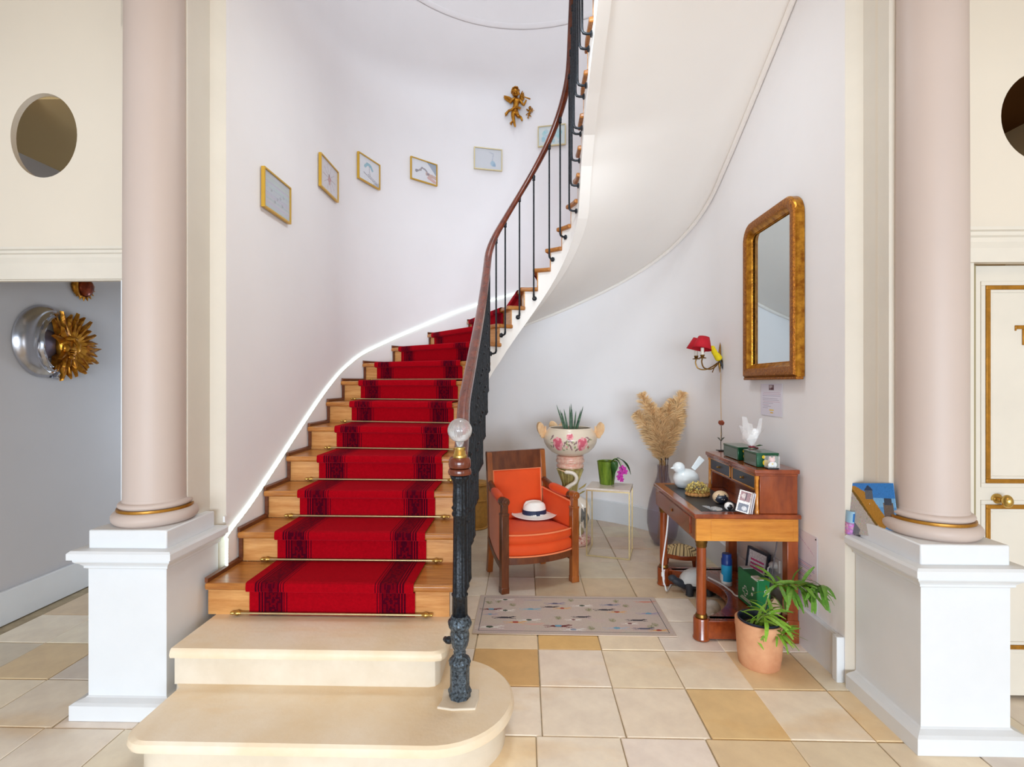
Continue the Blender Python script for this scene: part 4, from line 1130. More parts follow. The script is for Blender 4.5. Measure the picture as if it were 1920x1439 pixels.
# ---- painted cat pebble
p = on_z(1351, 945, TZ)
t = thing('painted_pebble', 'beige pebble painted with a sleeping dark cat on the desk', 'painted stone', (p.x, p.y, TZ), 0)
cs = Canvas(44, 30, C(214, 186, 150)); BKc = C(44, 48, 62)
cs.ell(.72, .42, .105, .20, BKc); cs.ell(.75, .40, .15, .22, BKc); cs.poly([(.64, .58), (.66, .74), (.71, .60)], BKc); cs.poly([(.77, .60), (.82, .74), (.84, .58)], BKc); cs.ell(.73, .45, .012, .03, C(220, 220, 220)); cs.ell(.79, .43, .012, .03, C(220, 220, 220)); cs.rect(0, 0, 1, .2, BKc)
m = MB()
def peb(u, v):
    a = 2*PI*u; s_ = math.sin(PI*v); return (.050*s_*math.cos(a), .036*s_*math.sin(a), .041-.041*math.cos(PI*v))
m.grid(peb, 44, 30, cols=cs.a); m.build('stone', 'cat_stone', t)
p = on_z(1367, 957, TZ)
t = thing('small_pebble', 'little white pebble painted with a black cat beside the larger painted pebble', 'painted stone', (p.x, p.y, TZ))
cs = Canvas(28, 20, C(236, 234, 230)); cs.ell(.75, .35, .10, .28, C(24, 24, 28)); cs.rect(0, 0, 1, .16, C(24, 24, 28)); cs.ell(.76, .62, .05, .10, C(24, 24, 28))
m = MB(); m.grid(lambda u, v: (.028*math.sin(PI*v)*math.cos(2*PI*u), .020*math.sin(PI*v)*math.sin(2*PI*u), .024-.024*math.cos(PI*v)), 28, 20, cols=cs.a); m.build('stone', 'cat_stone', t)
# ---- crystal bird shaped paperweight
p = on_z(1342, 957, TZ)
t = thing('crystal_dish', 'clear faceted crystal ornament lying at the front edge of the desk', 'ornament', (p.x, p.y, TZ), math.radians(-12))
m = MB(); m.lathe([(.026, 0), (.03, .006), (.022, .016), (.004, .022)], 9, mat4=Matrix.Diagonal((1.35, .7, 1))); m.lathe([(.009, 0), (.007, .02), (.001, .045)], 6, (-.034, 0, .012), mat4=RY(-1.35)); m.build('crystal', 'glass_cut', t, auto=12)
# ---- photo cards standing
p = on_z(1391, 964, TZ)
t = thing('photo_cards', 'folded stand of small photo cards leaning on the desk drawers', 'card stand', (p.x, p.y, TZ), math.radians(-14))
cc = Canvas(26, 44, C(226, 220, 216)); cc.rect(.1, .52, .9, .96, C(150, 110, 112)); cc.rect(.12, .05, .9, .40, C(96, 98, 112)); cc.ell(.4, .75, .2, .12, C(196, 180, 176)); cc.ell(.6, .2, .2, .1, C(190, 188, 190)); cc.rect(.5, .6, .6, .9, C(86, 60, 66)); cc.grain(.35, 4)
R1 = RX(math.radians(78)); m = sheet(cc, .072, .125, c=(0, .0625)); m.v = [tuple(RY(math.radians(14)) @ (R1 @ Vector(v))) for v in m.v]; m.v = [(a, b, c) for a, b, c in m.v]
zz = min(v[2] for v in m.v); m.v = [(a, b, c-zz) for a, b, c in m.v]; m.build('front_card', 'print_gl', t, smooth=False, solid=.0015)
for k in (1, 2):
    m = MB(); m.box((.042+.010*k, .012, .061), (.003, .045, .118), rot=RY(math.radians(10))); m.build('rear_card', 'paper', t)
# ---- tins on top
for k, (y0, y1, lab) in enumerate(((3.33, 3.57, 'dark green tin with yellow print, the farther of two on the desk'), (3.062, 3.245, 'dark green tin with yellow print, nearer of two at the desk corner'))):
    t = thing('tin_box', lab, 'tin', (1.435, (y0+y1)/2, SZ), 0, 'green tins on the desk unit')
    L = (y1-y0)/2; w = .064
    m = MB(); m.b2((-w, -L, .001), (w, L, .078)); m.build('tin_body', 'tin_green', t, bevel=.004)
    m = MB(); m.b2((-w-.002, -L-.002, .074), (w+.002, L+.002, .086)); m.build('lid', 'tin_green', t, bevel=.003)
    m = MB(); m.b2((-w-.0012, -L+.012, .006), (-w+.001, L-.02, .072)); m.build('side_print', 'tin_side', t, smooth=False)
    m = MB(); m.lathe([(.018, -.001), (.018, .001)], 18, (-.012, -L-.0012, .028), mat4=RX(PI/2)); m.lathe([(.012, -.001), (.012, .001)], 14, (.012, -L-.0012, .040), mat4=RX(PI/2)); m.lathe([(.010, -.001), (.010, .001)], 14, (-.024, -L-.0012, .062), mat4=RX(PI/2)); m.build('yellow_print', 'tin_yellow', t)
# ---- little pink and white figure in a clear box
p = on_z(1441, 876, SZ)
t = thing('figurine', 'tiny pink and white figure on a black base at the desk corner', 'figurine', (1.437, 3.014, SZ))
m = MB(); m.b2((-.032, -.02, 0), (.032, .02, .008)); m.build('base', 'black', t, bevel=.002)
m = MB(); m.ell((0, 0, .026), (.017, .014, .018), 14, 10); m.ell((-.016, -.006, .022), (.010, .009, .012), 10, 8); m.ell((.016, 0, .024), (.012, .010, .016), 10, 8); m.build('body', 'white_cer', t)
m = MB(); m.ell((0, 0, .052), (.017, .014, .014), 14, 10); m.lathe([(.007, 0), (.001, .012)], 8, (-.011, 0, .062)); m.lathe([(.007, 0), (.001, .012)], 8, (.011, 0, .062)); m.build('head', mat('pale_pink_ceramic', C(232, 190, 188), .4), t)
m = MB(); m.ell((-.003, -.013, .03), (.005, .003, .005), 8, 6); m.build('bell', 'tin_yellow', t)
m = MB()
for lo, hi in (((-.034, -.0225, .008), (.034, -.0215, .074)), ((-.034, .0215, .008), (.034, .0225, .074)), ((-.0345, -.0225, .008), (-.0335, .0225, .074)), ((.0335, -.0225, .008), (.0345, .0225, .074)), ((-.034, -.022, .0735), (.034, .022, .0745))): m.b2(lo, hi)
m.build('clear_box', 'pane', t, smooth=False)
# ---- dried rose on a stand
p = on_z(1352, 846, SZ)
t = thing('dried_rose', 'single dried brown rose on a thin stem standing at the far end of the desk', 'dried flower', (p.x, p.y, SZ))
m = MB(); m.b2((-.028, -.03, 0), (.028, .03, .006)); m.build('base', 'black', t, bevel=.002)
m = MB(); m.tube([(0, 0, .004), (-.002, 0, .06), (.004, 0, .12), (.001, 0, .195)], .0022, 6); m.build('stem', 'black', t)
m = MB()
for d, s in ((-1, .05), (1, .055)):
    m.add([(0, 0, .07), (d*.010, -.006, .085), (d*.028, 0, .085+s*.3), (d*.010, .006, .095)], [(0, 1, 2, 3)])
m.build('leaf', mat('dried_leaf', C(74, 80, 66), .7), t, solid=.001)
m = MB()
for k in range(9):
    a = k*2.4; r = .006+.0012*k; m.ell((r*math.cos(a), r*math.sin(a), .213-.0015*k), (.011, .008, .014), 8, 6, rot=RZ(a) @ RY(.5))
for k in range(5):
    a = 2*PI*k/5; m.add([(.006*math.cos(a-.5), .006*math.sin(a-.5), .196), (.006*math.cos(a+.5), .006*math.sin(a+.5), .196), (.022*math.cos(a), .022*math.sin(a), .186)], [(0, 1, 2)])
m.build('bloom', 'rose', t)
# ---- cellophane gift between the tins
t = thing('cellophane_gift', 'clear cellophane wrapped posy with red ribbon between the green tins', 'gift', (1.44, 3.288, SZ))
m = MB(); m.lathe([(.02, 0), (.034, .01), (.036, .05), (.016, .095)], 14); m.build('posy_pot', 'tin_side', t)
m = MB(); rs = random.Random(9)
for k in range(11):
    a = 2*PI*k/11+rs.uniform(-.2, .2); h = rs.uniform(.10, .19); r = rs.uniform(.05, .09)
    p0 = Vector((.012*math.cos(a), .012*math.sin(a), .096)); p1 = Vector((r*math.cos(a), r*math.sin(a), .096+h)); e = Vector((-math.sin(a), math.cos(a), .2))*rs.uniform(.02, .032); q = (p0+p1)/2+Vector((rs.uniform(-.012, .012), rs.uniform(-.012, .012), 0))
    m.add([p0, q+e, q-e, p1+e*.7, p1-e*.4], [(0, 1, 2), (1, 3, 4, 2)])
m.build('wrapping', 'cello', t, smooth=False)
m = MB(); m.lathe([(.017, .088), (.020, .094), (.017, .1)], 12); m.tube([(.016, -.012, .094), (.03, -.025, .085), (.036, -.03, .06)], .003, 6); m.build('ribbon', mat('burgundy_ribbon', C(120, 24, 44), .5), t)
m = MB(); m.add([(.015, -.01, .098), (.034, -.03, .112), (.056, -.03, .108), (.036, -.012, .1)], [(0, 1, 2, 3)]); m.build('leaf', 'leaf_d', t, solid=.0015)

# ================================================================ UNDER THE DESK
SHZ = .1185
p = on_z(1361, 1090, SHZ)
t = thing('spray_can', 'blue and cyan spray can standing on the low desk shelf', 'spray can', (1.385, 3.55, SHZ))
m = MB(); m.lathe([(.034, 0), (.035, .004), (.035, .03)], 24); m.build('can_base', 'white', t)
m = MB(); m.lathe([(.0352, .03), (.0352, .14)], 24); m.build('can_label', 'can_cyan', t)
m = MB(); m.lathe([(.0353, .14), (.0353, .178), (.031, .184), (.031, .21), (.028, .215)], 24); m.build('can_cap', 'can_blue', t)
m = MB(); m.b2((-.0365, -.024, .028), (-.033, .018, .075)); m.build('white_label', 'white', t, bevel=.001)
# first aid box leaning on its edge
t = thing('first_aid_box', 'green first aid box with a white cross on the low desk shelf', 'first aid box', (1.42, 3.215, SHZ+.001), math.radians(4))
m = MB(); m.b2((-.042, -.12, 0), (.042, .12, .205)); m.build('case', 'aid_green', t, bevel=.008)
m = MB(); m.b2((-.03, .07, .202), (.036, .118, .2065)); m.build('label_strip', 'white', t, smooth=False)
m = MB(); m.b2((-.043, -.118, .196), (.0, -.05, .2065)); m.build('label_strip', 'white', t, smooth=False)
m = MB(); cx, cz = -.0422, .085
for a in range(4):
    q = RX(PI/2*a)
    pts = [(-.010, .010), (-.010, .030), (.010, .030), (.010, .010)]
    w = .0022
    for (y0, z0), (y1, z1) in zip(pts[:-1], pts[1:]):
        vs = []
        d = Vector((0, y1-y0, z1-z0)).normalized(); n_ = Vector((0, -d.z, d.y))*w
        for b in (Vector((0, y0, z0))-n_, Vector((0, y1, z1))-n_, Vector((0, y1, z1))+n_, Vector((0, y0, z0))+n_):
            vs.append(q @ b+Vector((cx-.0012, .02, cz)))
        m.add(vs, [(0, 1, 2, 3)])
m.lathe([(.010, 0), (.010, .001)], 16, (cx, -.062, cz+.012), mat4=RY(-PI/2)); m.b2((cx-.001, -.085, .125), (cx+.001, -.065, .145))
for k in range(3): m.b2((cx-.001, -.06+.012*k, .025+.008*k), (cx+.001, .085-.01*k, .028+.008*k))
m.build('white_cross', 'white', t, smooth=False)
# framed sheet behind it
t = thing('framed_notice', 'small dark framed notice with pink lettering lines behind the green first aid box', 'picture', (1.50, 3.40, SHZ), 0)
cc = Canvas(30, 40, C(228, 222, 226)); 
for k in range(3): cc.rect(.12, .76-.1*k, .88, .81-.1*k, C(206, 70, 130))
cc.rect(.2, .15, .8, .42, C(150, 146, 152)); cc.grain(.2, 8)
Rt = RZ(-PI/2+.25)
m = sheet(cc, .17, .25, c=(0, .145)); m.v = [tuple(Rt @ (RX(math.radians(82)) @ Vector(v))) for v in m.v]; m.build('notice', 'print', t, smooth=False)
m = MB(); 
fr = MB(); fr.b2((-.1, .0, .004), (.1, .014, .02)); fr.b2((-.1, 0, .272), (.1, .014, .288)); fr.b2((-.1, 0, .02), (-.086, .014, .272)); fr.b2((.086, 0, .02), (.1, .014, .272)); fr.b2((-.1, .012, .004), (.1, .02, .288))
fr.v = [tuple(Rt @ (RX(math.radians(-8)) @ Vector((a, b-.006, c)))) for a, b, c in fr.v]; fr.build('frame', 'dark_plastic', t, smooth=False)
# beige stone on the shelf near the plant
t = thing('beige_stone', 'rough beige stone on the low desk shelf behind the bamboo plant', 'stone', (1.49, 3.09, SHZ))
m = MB(); m.ell((0, 0, .045), (.038, .034, .046), 10, 7); m.v = [tuple(Vector(v)*(1+.12*math.sin(17*v[0]*60+v[2]*90))) for v in m.v]; zz = min(v[2] for v in m.v); m.v = [(a, b, c-zz) for a, b, c in m.v]; m.build('rock', 'beige_stone', t)
# footstool behind the desk
t = thing('footstool', 'low oval footstool with a striped top behind the desk legs', 'footstool', (1.27, 4.20, 0), math.radians(-20))
cs = Canvas(60, 20, C(196, 168, 118))
for k in range(11): cs.rect(.03+k*.09, 0, .055+k*.09, 1, C(86, 66, 44))
m = MB()
def pad(u, v):
    x = (u-.5)*2; y = (v-.5)*2; r = max(abs(x), abs(y)); 
    k = r/max(1e-6, math.hypot(x, y)) if r > 0 else 1
    return (.165*x*k, .125*y*k, .135+.055*(1-r*r))
m.grid(pad, 60, 20, cols=cs.a); m.build('striped_pad', 'stripe', t)
m = MB(); m.lathe([(.8, .095), (.98, .10), (1.0, .12), (.98, .136), (.8, .136)], 32, mat4=Matrix.Diagonal((.165, .125, 1))); m.build('frame', 'desk', t)
for x in (-.1, .1):
    for y in (-.07, .07):
        m = MB(); m.tube([(x, y, .10), (x*1.05, y*1.05, .05), (x*1.2, y*1.2, .0)], [.016, .012, .014], 10); m.build('leg', 'desk', t)
# tortoise ornament
p = on_z(1298, 1112)
t = thing('tortoise_ornament', 'tortoise ornament with a white shell and dark legs on the floor under the desk', 'ornament', (p.x+.03, p.y+.04, 0), math.radians(0))
m = MB(); m.lathe([(.108, .062), (.112, .07), (.103, .098), (.08, .13), (.045, .150), (.005, .156)], 28, mat4=Matrix.Diagonal((1.0, .82, 1))); m.build('shell', 'shell_white', t)
m = MB(); m.lathe([(.07, .03), (.10, .045), (.106, .064)], 24, mat4=Matrix.Diagonal((1.0, .82, 1))); m.build('underside', 'slate', t)
m = MB(); m.tube([(-.07, -.02, .05), (-.115, -.03, .065), (-.15, -.035, .085), (-.175, -.03, .10)], [.034, .028, .026, .018], 12); m.ell((-.168, -.03, .10), (.032, .025, .024), 14, 9); m.build('head', 'slate', t)
for x, y in ((-.06, -.085), (.065, -.085), (-.06, .085), (.065, .085)):
    m = MB(); m.tube([(x, y*.7, .06), (x*1.05, y, .03), (x*1.1, y*1.08, .0)], [.03, .026, .028], 10); m.build('leg', 'slate', t)
# little carved grey animal
p = on_z(1333, 1163)
t = thing('stone_hedgehog', 'pale carved stone hedgehog on the floor between the front desk legs', 'ornament', (p.x+.02, p.y+.05, 0), math.radians(12))
m = MB(); m.ell((0, 0, .052), (.060, .055, .054), 20, 12); m.build('body', 'pale_stone', t)
m = MB(); m.ell((-.022, -.042, .045), (.030, .024, .032), 14, 9); m.ell((-.03, -.065, .042), (.012, .014, .012), 10, 7); m.build('face', 'pale_stone', t)
m = MB(); m.ell((-.029, -.079, .043), (.006, .005, .006), 8, 6); m.build('nose', 'slate', t)
m = MB(); m.ell((-.03, -.04, .012), (.018, .02, .012), 8, 6); m.ell((.03, -.04, .012), (.018, .02, .012), 8, 6); m.build('feet', 'pale_stone', t)
# white power cable hanging from the desk drawer to the floor
t = thing('power_cable', 'white power cable hanging from the desk down to the floor', 'cable', (1.0, 3.72, 0))
m = MB(); m.tube(smooth_path([Vector(p) for p in ((1.03, 3.70, .59), (1.02, 3.70, .45), (1.0, 3.70, .30), (.985, 3.69, .2), (.988, 3.68, .1), (1.0, 3.675, .055), (1.02, 3.70, .012), (1.10, 3.86, .008))], 8), .0055, 8); m.build('lead', 'white_plastic', t, world=True)
m = MB(); m.box((.985, 3.685, .135), (.018, .014, .03)); m.build('plug_end', 'white_plastic', t, world=True, bevel=.003)
t = thing('extension_lead', 'white extension lead lying across the low desk shelf', 'cable', (1.40, 3.4, SHZ))
m = MB(); m.tube(smooth_path([Vector(p) for p in ((1.30, 3.66, .126), (1.345, 3.52, .130), (1.365, 3.42, .126), (1.37, 3.345, .126), (1.455, 3.335, .128))], 8), .0055, 8); m.build('lead', 'white_plastic', t, world=True)
# wall socket with plug
t = thing('wall_socket', 'white wall socket with a round plug low on the right wall', 'socket', (1.599, 3.28, .35))
m = MB(); m.b2((-.012, -.04, -.04), (0, .04, .04)); m.build('plate', 'white_plastic', t, bevel=.004)
m = MB(); m.lathe([(.022, .0), (.022, .03), (.014, .04)], 18, (-.010, 0, 0), mat4=RY(-PI/2)); m.tube([(-.04, 0, 0), (-.06, .0, -.02), (-.062, 0, -.06)], .005, 8); m.build('plug', 'white_plastic', t)

# ================================================================ JARDINIERE ON ITS STAND
JX, JY = .43, 4.86
M['heron_glaze'] = mat('white_heron_glaze', C(240, 230, 214), .3, coat=.4)
st = thing('plant_stand', 'majolica column stand with a white heron under the rose painted bowl', 'plant stand', (JX, JY, 0))
m = MB(); m.lathe([(.17, 0), (.185, .006), (.195, .03), (.190, .055), (.150, .085), (.11, .10)], 36, flute=9, famp=.02); m.build('foot', 'cer_spot', st, auto=0)
m = MB(); m.lathe([(.13, .085), (.118, .13), (.098, .2), (.076, .33), (.064, .46), (.064, .54), (.082, .63), (.104, .69), (.116, .72)], 36, flute=9, famp=.03); m.build('shaft', 'cer_green', st, auto=0)
m = MB()
for k in range(9):
    a = 2*PI*k/9+.2; m.tube([(.063*math.cos(a), .063*math.sin(a), .46), (.070*math.cos(a), .070*math.sin(a), .56), (.112*math.cos(a+.1), .112*math.sin(a+.1), .70)], [.004, .010, .020], 7)
m.build('reed_relief', 'cer_green', st)
m = MB(); m.lathe([(.11, .705), (.128, .712), (.128, .735), (.118, .742), (.122, .752), (.134, .762), (.134, .780), (.122, .792), (.128, .800), (.128, .815), (.10, .822)], 40, flute=20, famp=.006); m.build('ringed_collar', 'cer_pink', st, auto=0)
# heron standing in front of the shaft, facing left
hx, hy = .035, -.12
m = MB()
body = [(.115, -.075, .17), (.118, -.11, .25), (.108, -.13, .33), (.090, -.135, .40), (.04, -.14, .455)]
m.tube([Vector(p) for p in body], [.022, .055, .070, .062, .030], 16)
neck = [(.060, -.14, .42), (-.01, -.145, .445), (-.058, -.145, .475), (-.062, -.14, .515), (-.02, -.135, .555), (.034, -.13, .59), (.045, -.13, .635), (.018, -.13, .670), (-.03, -.13, .682)]
m.tube(smooth_path([Vector(p) for p in neck], 5), [.032-.014*min(1, k/22) for k in range(41)], 12)
m.ell((-.042, -.13, .682), (.026, .019, .018), 14, 9)
for x in (.05, .085): m.tube([(x, -.10, .24), (x-.004, -.105, .15), (x, -.11, .07)], .008, 8)
m.build('heron', 'heron_glaze', st)
m = MB(); m.lathe([(.008, 0), (.005, .03), (.001, .075)], 8, (-.060, -.13, .686), mat4=RY(-PI/2+.35)); m.build('beak', 'cer_butter', st)
m = MB(); m.tube([(.125, -.15, .18), (.13, -.185, .27), (.115, -.19, .37)], [.010, .026, .010], 8); m.tube([(.09, -.17, .24), (.10, -.20, .31), (.085, -.185, .38)], [.008, .018, .006], 8)
m.build('grey_wing', mat('grey_glaze', C(120, 120, 116), .4, noise=.3, nscale=40), st)
m = MB(); m.tube([(.08, -.01, .50), (.13, -.02, .535), (.15, -.02, .56)], [.006, .010, .002], 6); m.tube([(.08, .0, .45), (.12, -.02, .48), (.14, -.02, .49)], [.006, .008, .002], 6); m.build('reed_leaf', 'cer_green', st)
bw = thing('jardiniere_bowl', 'cream bowl painted with pink roses and butterfly handles on the heron stand', 'bowl', (JX, JY, .8225))
BP = [(.085, 0), (.12, .006), (.175, .032), (.222, .078), (.246, .122), (.252, .160), (.246, .192), (.230, .222), (.214, .244), (.206, .256), (.198, .262), (.190, .258), (.196, .236), (.21, .20), (.21, .15), (.17, .06), (.0, .04)]
NU_, NV_ = 200, 64
cb = Canvas(NU_, NV_, C(228, 212, 190))
PK, PK2, LG, PL = C(216, 104, 122), C(236, 164, 168), C(150, 160, 110), C(140, 96, 110)
rs = np.random.RandomState(11)
for off in (0, .5):
    U = .735+off
    def rose_(u, v, s):
        for k in range(7):
            a = 2*PI*k/7; cb.ell((u+s*.6*math.cos(a)) % 1, v+s*3.1*.6*math.sin(a), s*.55, s*1.7, PK if k % 2 else PK2)
        cb.ell(u % 1, v, s*.55, s*1.7, PK)
    for (du, dv) in ((-.10, .27), (.0, .33), (.10, .27), (-.06, .20), (.06, .20), (.0, .24), (-.12, .34), (.12, .34), (-.03, .27), (.03, .27)):
        for _ in range(5): cb.line([((U+du) % 1, dv), ((U+du+.05*(rs.rand()-.5)) % 1, dv+.13*(rs.rand()-.5))], .003, LG if _ % 2 else PL, .85, .32)
    for (du, dv) in ((-.13, .22), (-.08, .35), (.07, .35), (.13, .20), (-.02, .2), (.03, .22)): cb.ell((U+du) % 1, dv, .007, .018, LG)
    rose_(U-.075, .27, .029); rose_(U+.075, .27, .029); rose_(U, .385, .018); cb.ell((U+.12) % 1, .22, .007, .02, PK); cb.ell((U-.02) % 1, .22, .006, .018, PK2)
m = MB()
def bowlf(u, v):
    f = v*(len(BP)-1); i = min(int(f), len(BP)-2); q = f-i; r = BP[i][0]*(1-q)+BP[i+1][0]*q; z = BP[i][1]*(1-q)+BP[i+1][1]*q
    a = 2*PI*u; return (r*math.cos(a), r*math.sin(a), z)
m.grid(bowlf, NU_, NV_, cols=cb.a); m.build('bowl', 'cer_paint', bw, auto=60)
m = MB(); m.lathe([(.19, .212), (.0, .216)], 24, caps=False); m.build('soil', 'soil', bw)
for k, (a, s_) in enumerate(((PI+.05, 1), (-.05, 1), (PI*.62, .9))):
    c = Vector((.235*math.cos(a), .235*math.sin(a), .225)); out = Vector((math.cos(a), math.sin(a), 0)); tan = Vector((-out.y, out.x, 0))
    m = MB()
    for sd in (-1, 1):
        for (w, h, dz, tilt) in ((.050, .072, .048, .55), (.038, .046, -.028, -.3)):
            rot = Matrix((tan, out, Vector((0, 0, 1)))).transposed() @ RZ(sd*.75) @ RY(sd*tilt)
            m.ell(c+rot @ Vector((sd*w*.8, 0, dz)), (w*s_, .008, h*s_), 14, 8, rot=rot)
    m.tube([c+Vector((0, 0, -.05)), c, c+Vector((0, 0, .05))], [.006, .010, .007], 8)
    m.build('butterfly_handle', 'cer_butter', bw)
pl = thing('spear_plant', 'spiky dark green spear-leaf plant growing in the rose painted bowl', 'plant', (JX, JY, .8225+.214))
for i, (x, y, tx, ty, h) in enumerate(((-.045, -.02, -.13, 0, .205), (-.03, -.04, -.10, -.01, .17), (-.02, .0, -.06, .0, .175), (0, -.02, -.005, 0, .20), (.012, 0, .008, 0, .215), (.03, -.02, .055, .0, .16), (.045, -.01, .10, -.01, .17), (.05, -.03, .12, -.02, .195), (-.035, .03, -.08, .03, .15), (.02, .03, .02, .04, .17))):
    m = MB(); P = [Vector((x+(tx-x)*q, y+(ty-y)*q, 1.28*h*q)) for q in (0, .25, .5, .75, .92, 1)]
    m.tube(P, [.0085, .009, .008, .006, .003, .0006], 7); m.build('spear_leaf', 'spear', pl)

# ================================================================ SIDE TABLE WITH ORCHID
q = [on_z(1099, 1042), on_z(1177, 1050), on_z(1186.5, 1030.5)]
a_, b_, c_ = q; exv = (b_-a_); eyv = (c_-b_); wid, dep = exv.length+.02, eyv.length+.02
ctr = (a_+c_)/2; rz = math.atan2(exv.y, exv.x)
tb = thing('side_table', 'small side table with a pale marble top and thin brass legs before the wall', 'side table', (ctr.x, ctr.y, 0), rz)
w2, d2 = wid/2, dep/2; TH = .592
m = MB(); m.b2((-w2, -d2, TH-.016), (w2, d2, TH)); m.build('marble_top', 'marble', tb, bevel=.002)
for x in (-1, 1):
    for y in (-1, 1):
        m = MB(); m.b2((x*(w2-.006)-.0055, y*(d2-.006)-.0055, 0), (x*(w2-.006)+.0055, y*(d2-.006)+.0055, TH-.016)); m.build('leg', 'pale_brass', tb, smooth=False)
for nm, lo, hi in (('base_bar', (-w2+.006, -d2+.001, 0), (w2-.006, -d2+.011, .010)), ('base_bar', (-w2+.001, -d2+.01, 0), (-w2+.011, d2-.01, .010)), ('base_bar', (w2-.011, -d2+.01, 0), (w2-.001, d2-.01, .010)), ('top_bar', (-w2+.006, -d2+.0, TH-.027), (w2-.006, -d2+.010, TH-.0155)), ('top_bar', (w2-.010, -d2+.01, TH-.027), (w2, d2-.01, TH-.0155)), ('top_bar', (-w2, -d2+.01, TH-.027), (-w2+.01, d2-.01, TH-.0155))):
    m = MB(); m.b2(lo, hi); m.build(nm, 'pale_brass', tb, smooth=False)
p = on_z(1139, 909, TH)
oc = thing('orchid_pot', 'lime green pot with a drooping magenta orchid on the marble side table', 'potted orchid', (p.x, p.y+.03, TH))
m = MB(); m.lathe([(.062, 0), (.064, .004), (.088, .20), (.089, .208), (.083, .206), (.079, .18), (0, .175)], 32); m.build('pot', 'pot_green', oc)
m = MB(); rs = random.Random(4)
for k in range(26):
    a = rs.uniform(0, 2*PI); r = .072*math.sqrt(rs.random()); m.ell((r*math.cos(a), r*math.sin(a), .178+rs.uniform(0, .008)), (.012, .009, .007), 6, 4, rot=RZ(a))
m.build('bark_mulch', 'bark', oc, smooth=False)
def blade(mb, pts, w, up=(0, 0, 1), fold=.15):
    pts = [Vector(p) for p in pts]; vs = []; n = len(pts)
    for i, p in enumerate(pts):
        t = (pts[min(i+1, n-1)]-pts[max(i-1, 0)]).normalized(); s_ = t.cross(Vector(up)); s_ = s_.normalized() if s_.length > 1e-4 else Vector((1, 0, 0))
        ww = w*math.sin(PI*min(.98, (i+.35)/(n-.3)))**.7; nn = s_.cross(t)
        vs += [p-s_*ww+nn*ww*fold, p, p+s_*ww+nn*ww*fold]
    fs = []
    for i in range(n-1): fs += [(i*3, i*3+1, i*3+4, i*3+3), (i*3+1, i*3+2, i*3+5, i*3+4)]
    return mb.add(vs, fs)
for pts, w in ((((.04, -.05, .19), (.05, -.10, .215), (.045, -.125, .16), (.03, -.13, .07), (.02, -.128, .01)), .032), (((.03, 0, .19), (.085, -.03, .235), (.14, -.03, .21), (.185, -.02, .15), (.21, -.02, .09)), .036), (((.02, -.03, .19), (.07, -.06, .23), (.11, -.07, .17), (.12, -.07, .10)), .034)):
    m = MB(); blade(m, smooth_path([Vector(p) for p in pts], 3), w); m.build('leaf', 'leaf_d', oc, solid=.002)
m = MB(); m.tube(smooth_path([Vector(p) for p in ((.02, -.02, .19), (.07, -.05, .24), (.12, -.06, .19), (.125, -.07, .12), (.11, -.075, .06))], 5), .0028, 6); m.build('flower_stem', 'stem', oc)
for (x, y, z, s_) in ((.125, -.085, .150, 1.0), (.145, -.08, .125, .85), (.105, -.09, .115, .9), (.10, -.085, .075, .95), (.115, -.088, .055, .7)):
    m = MB()
    for k in range(5):
        a = 2*PI*k/5+.3; R = RX(PI/2-.25) @ RZ(a); m.ell(Vector((x, y, z))+R @ Vector((.017*s_, 0, 0)), (.018*s_, .014*s_, .003), 8, 5, rot=R)
    m.ell((x, y-.006, z), (.006, .006, .006), 6, 5); m.build('blossom', 'orchid', oc)

# ================================================================ GLASS VASE WITH PAMPAS
VX, VY = 1.285, 4.80
va = thing('floor_vase', 'tall smoky violet glass floor vase holding pampas grass behind the desk', 'vase', (VX, VY, 0))
outp = [(.0, .004), (.07, .002), (.085, .01), (.125, .09), (.145, .20), (.145, .30), (.125, .42), (.085, .55), (.058, .63), (.050, .68), (.052, .74)]
m = MB(); m.lathe(outp+[(.049, .742), (.046, .68), (.054, .63), (.081, .55), (.121, .42), (.141, .30), (.141, .20), (.121, .092), (.08, .018), (0, .014)], 40, caps=False); m.build('vase_body', 'vase', va)
pg = thing('pampas_bouquet', 'bouquet of fluffy beige pampas plumes standing in the violet glass vase', 'dried grass', (VX, VY, .03))
rs = random.Random(21)
plumes = [(-.20, -.02, 1.40), (-.24, .02, 1.22), (-.13, -.05, 1.30), (-.09, .04, 1.20), (-.03, -.04, 1.26), (.05, -.05, 1.30), (.10, .03, 1.34), (.18, -.01, 1.41), (.20, .04, 1.24), (.03, .05, 1.12), (.12, -.06, 1.16), (-.14, .05, 1.06)]
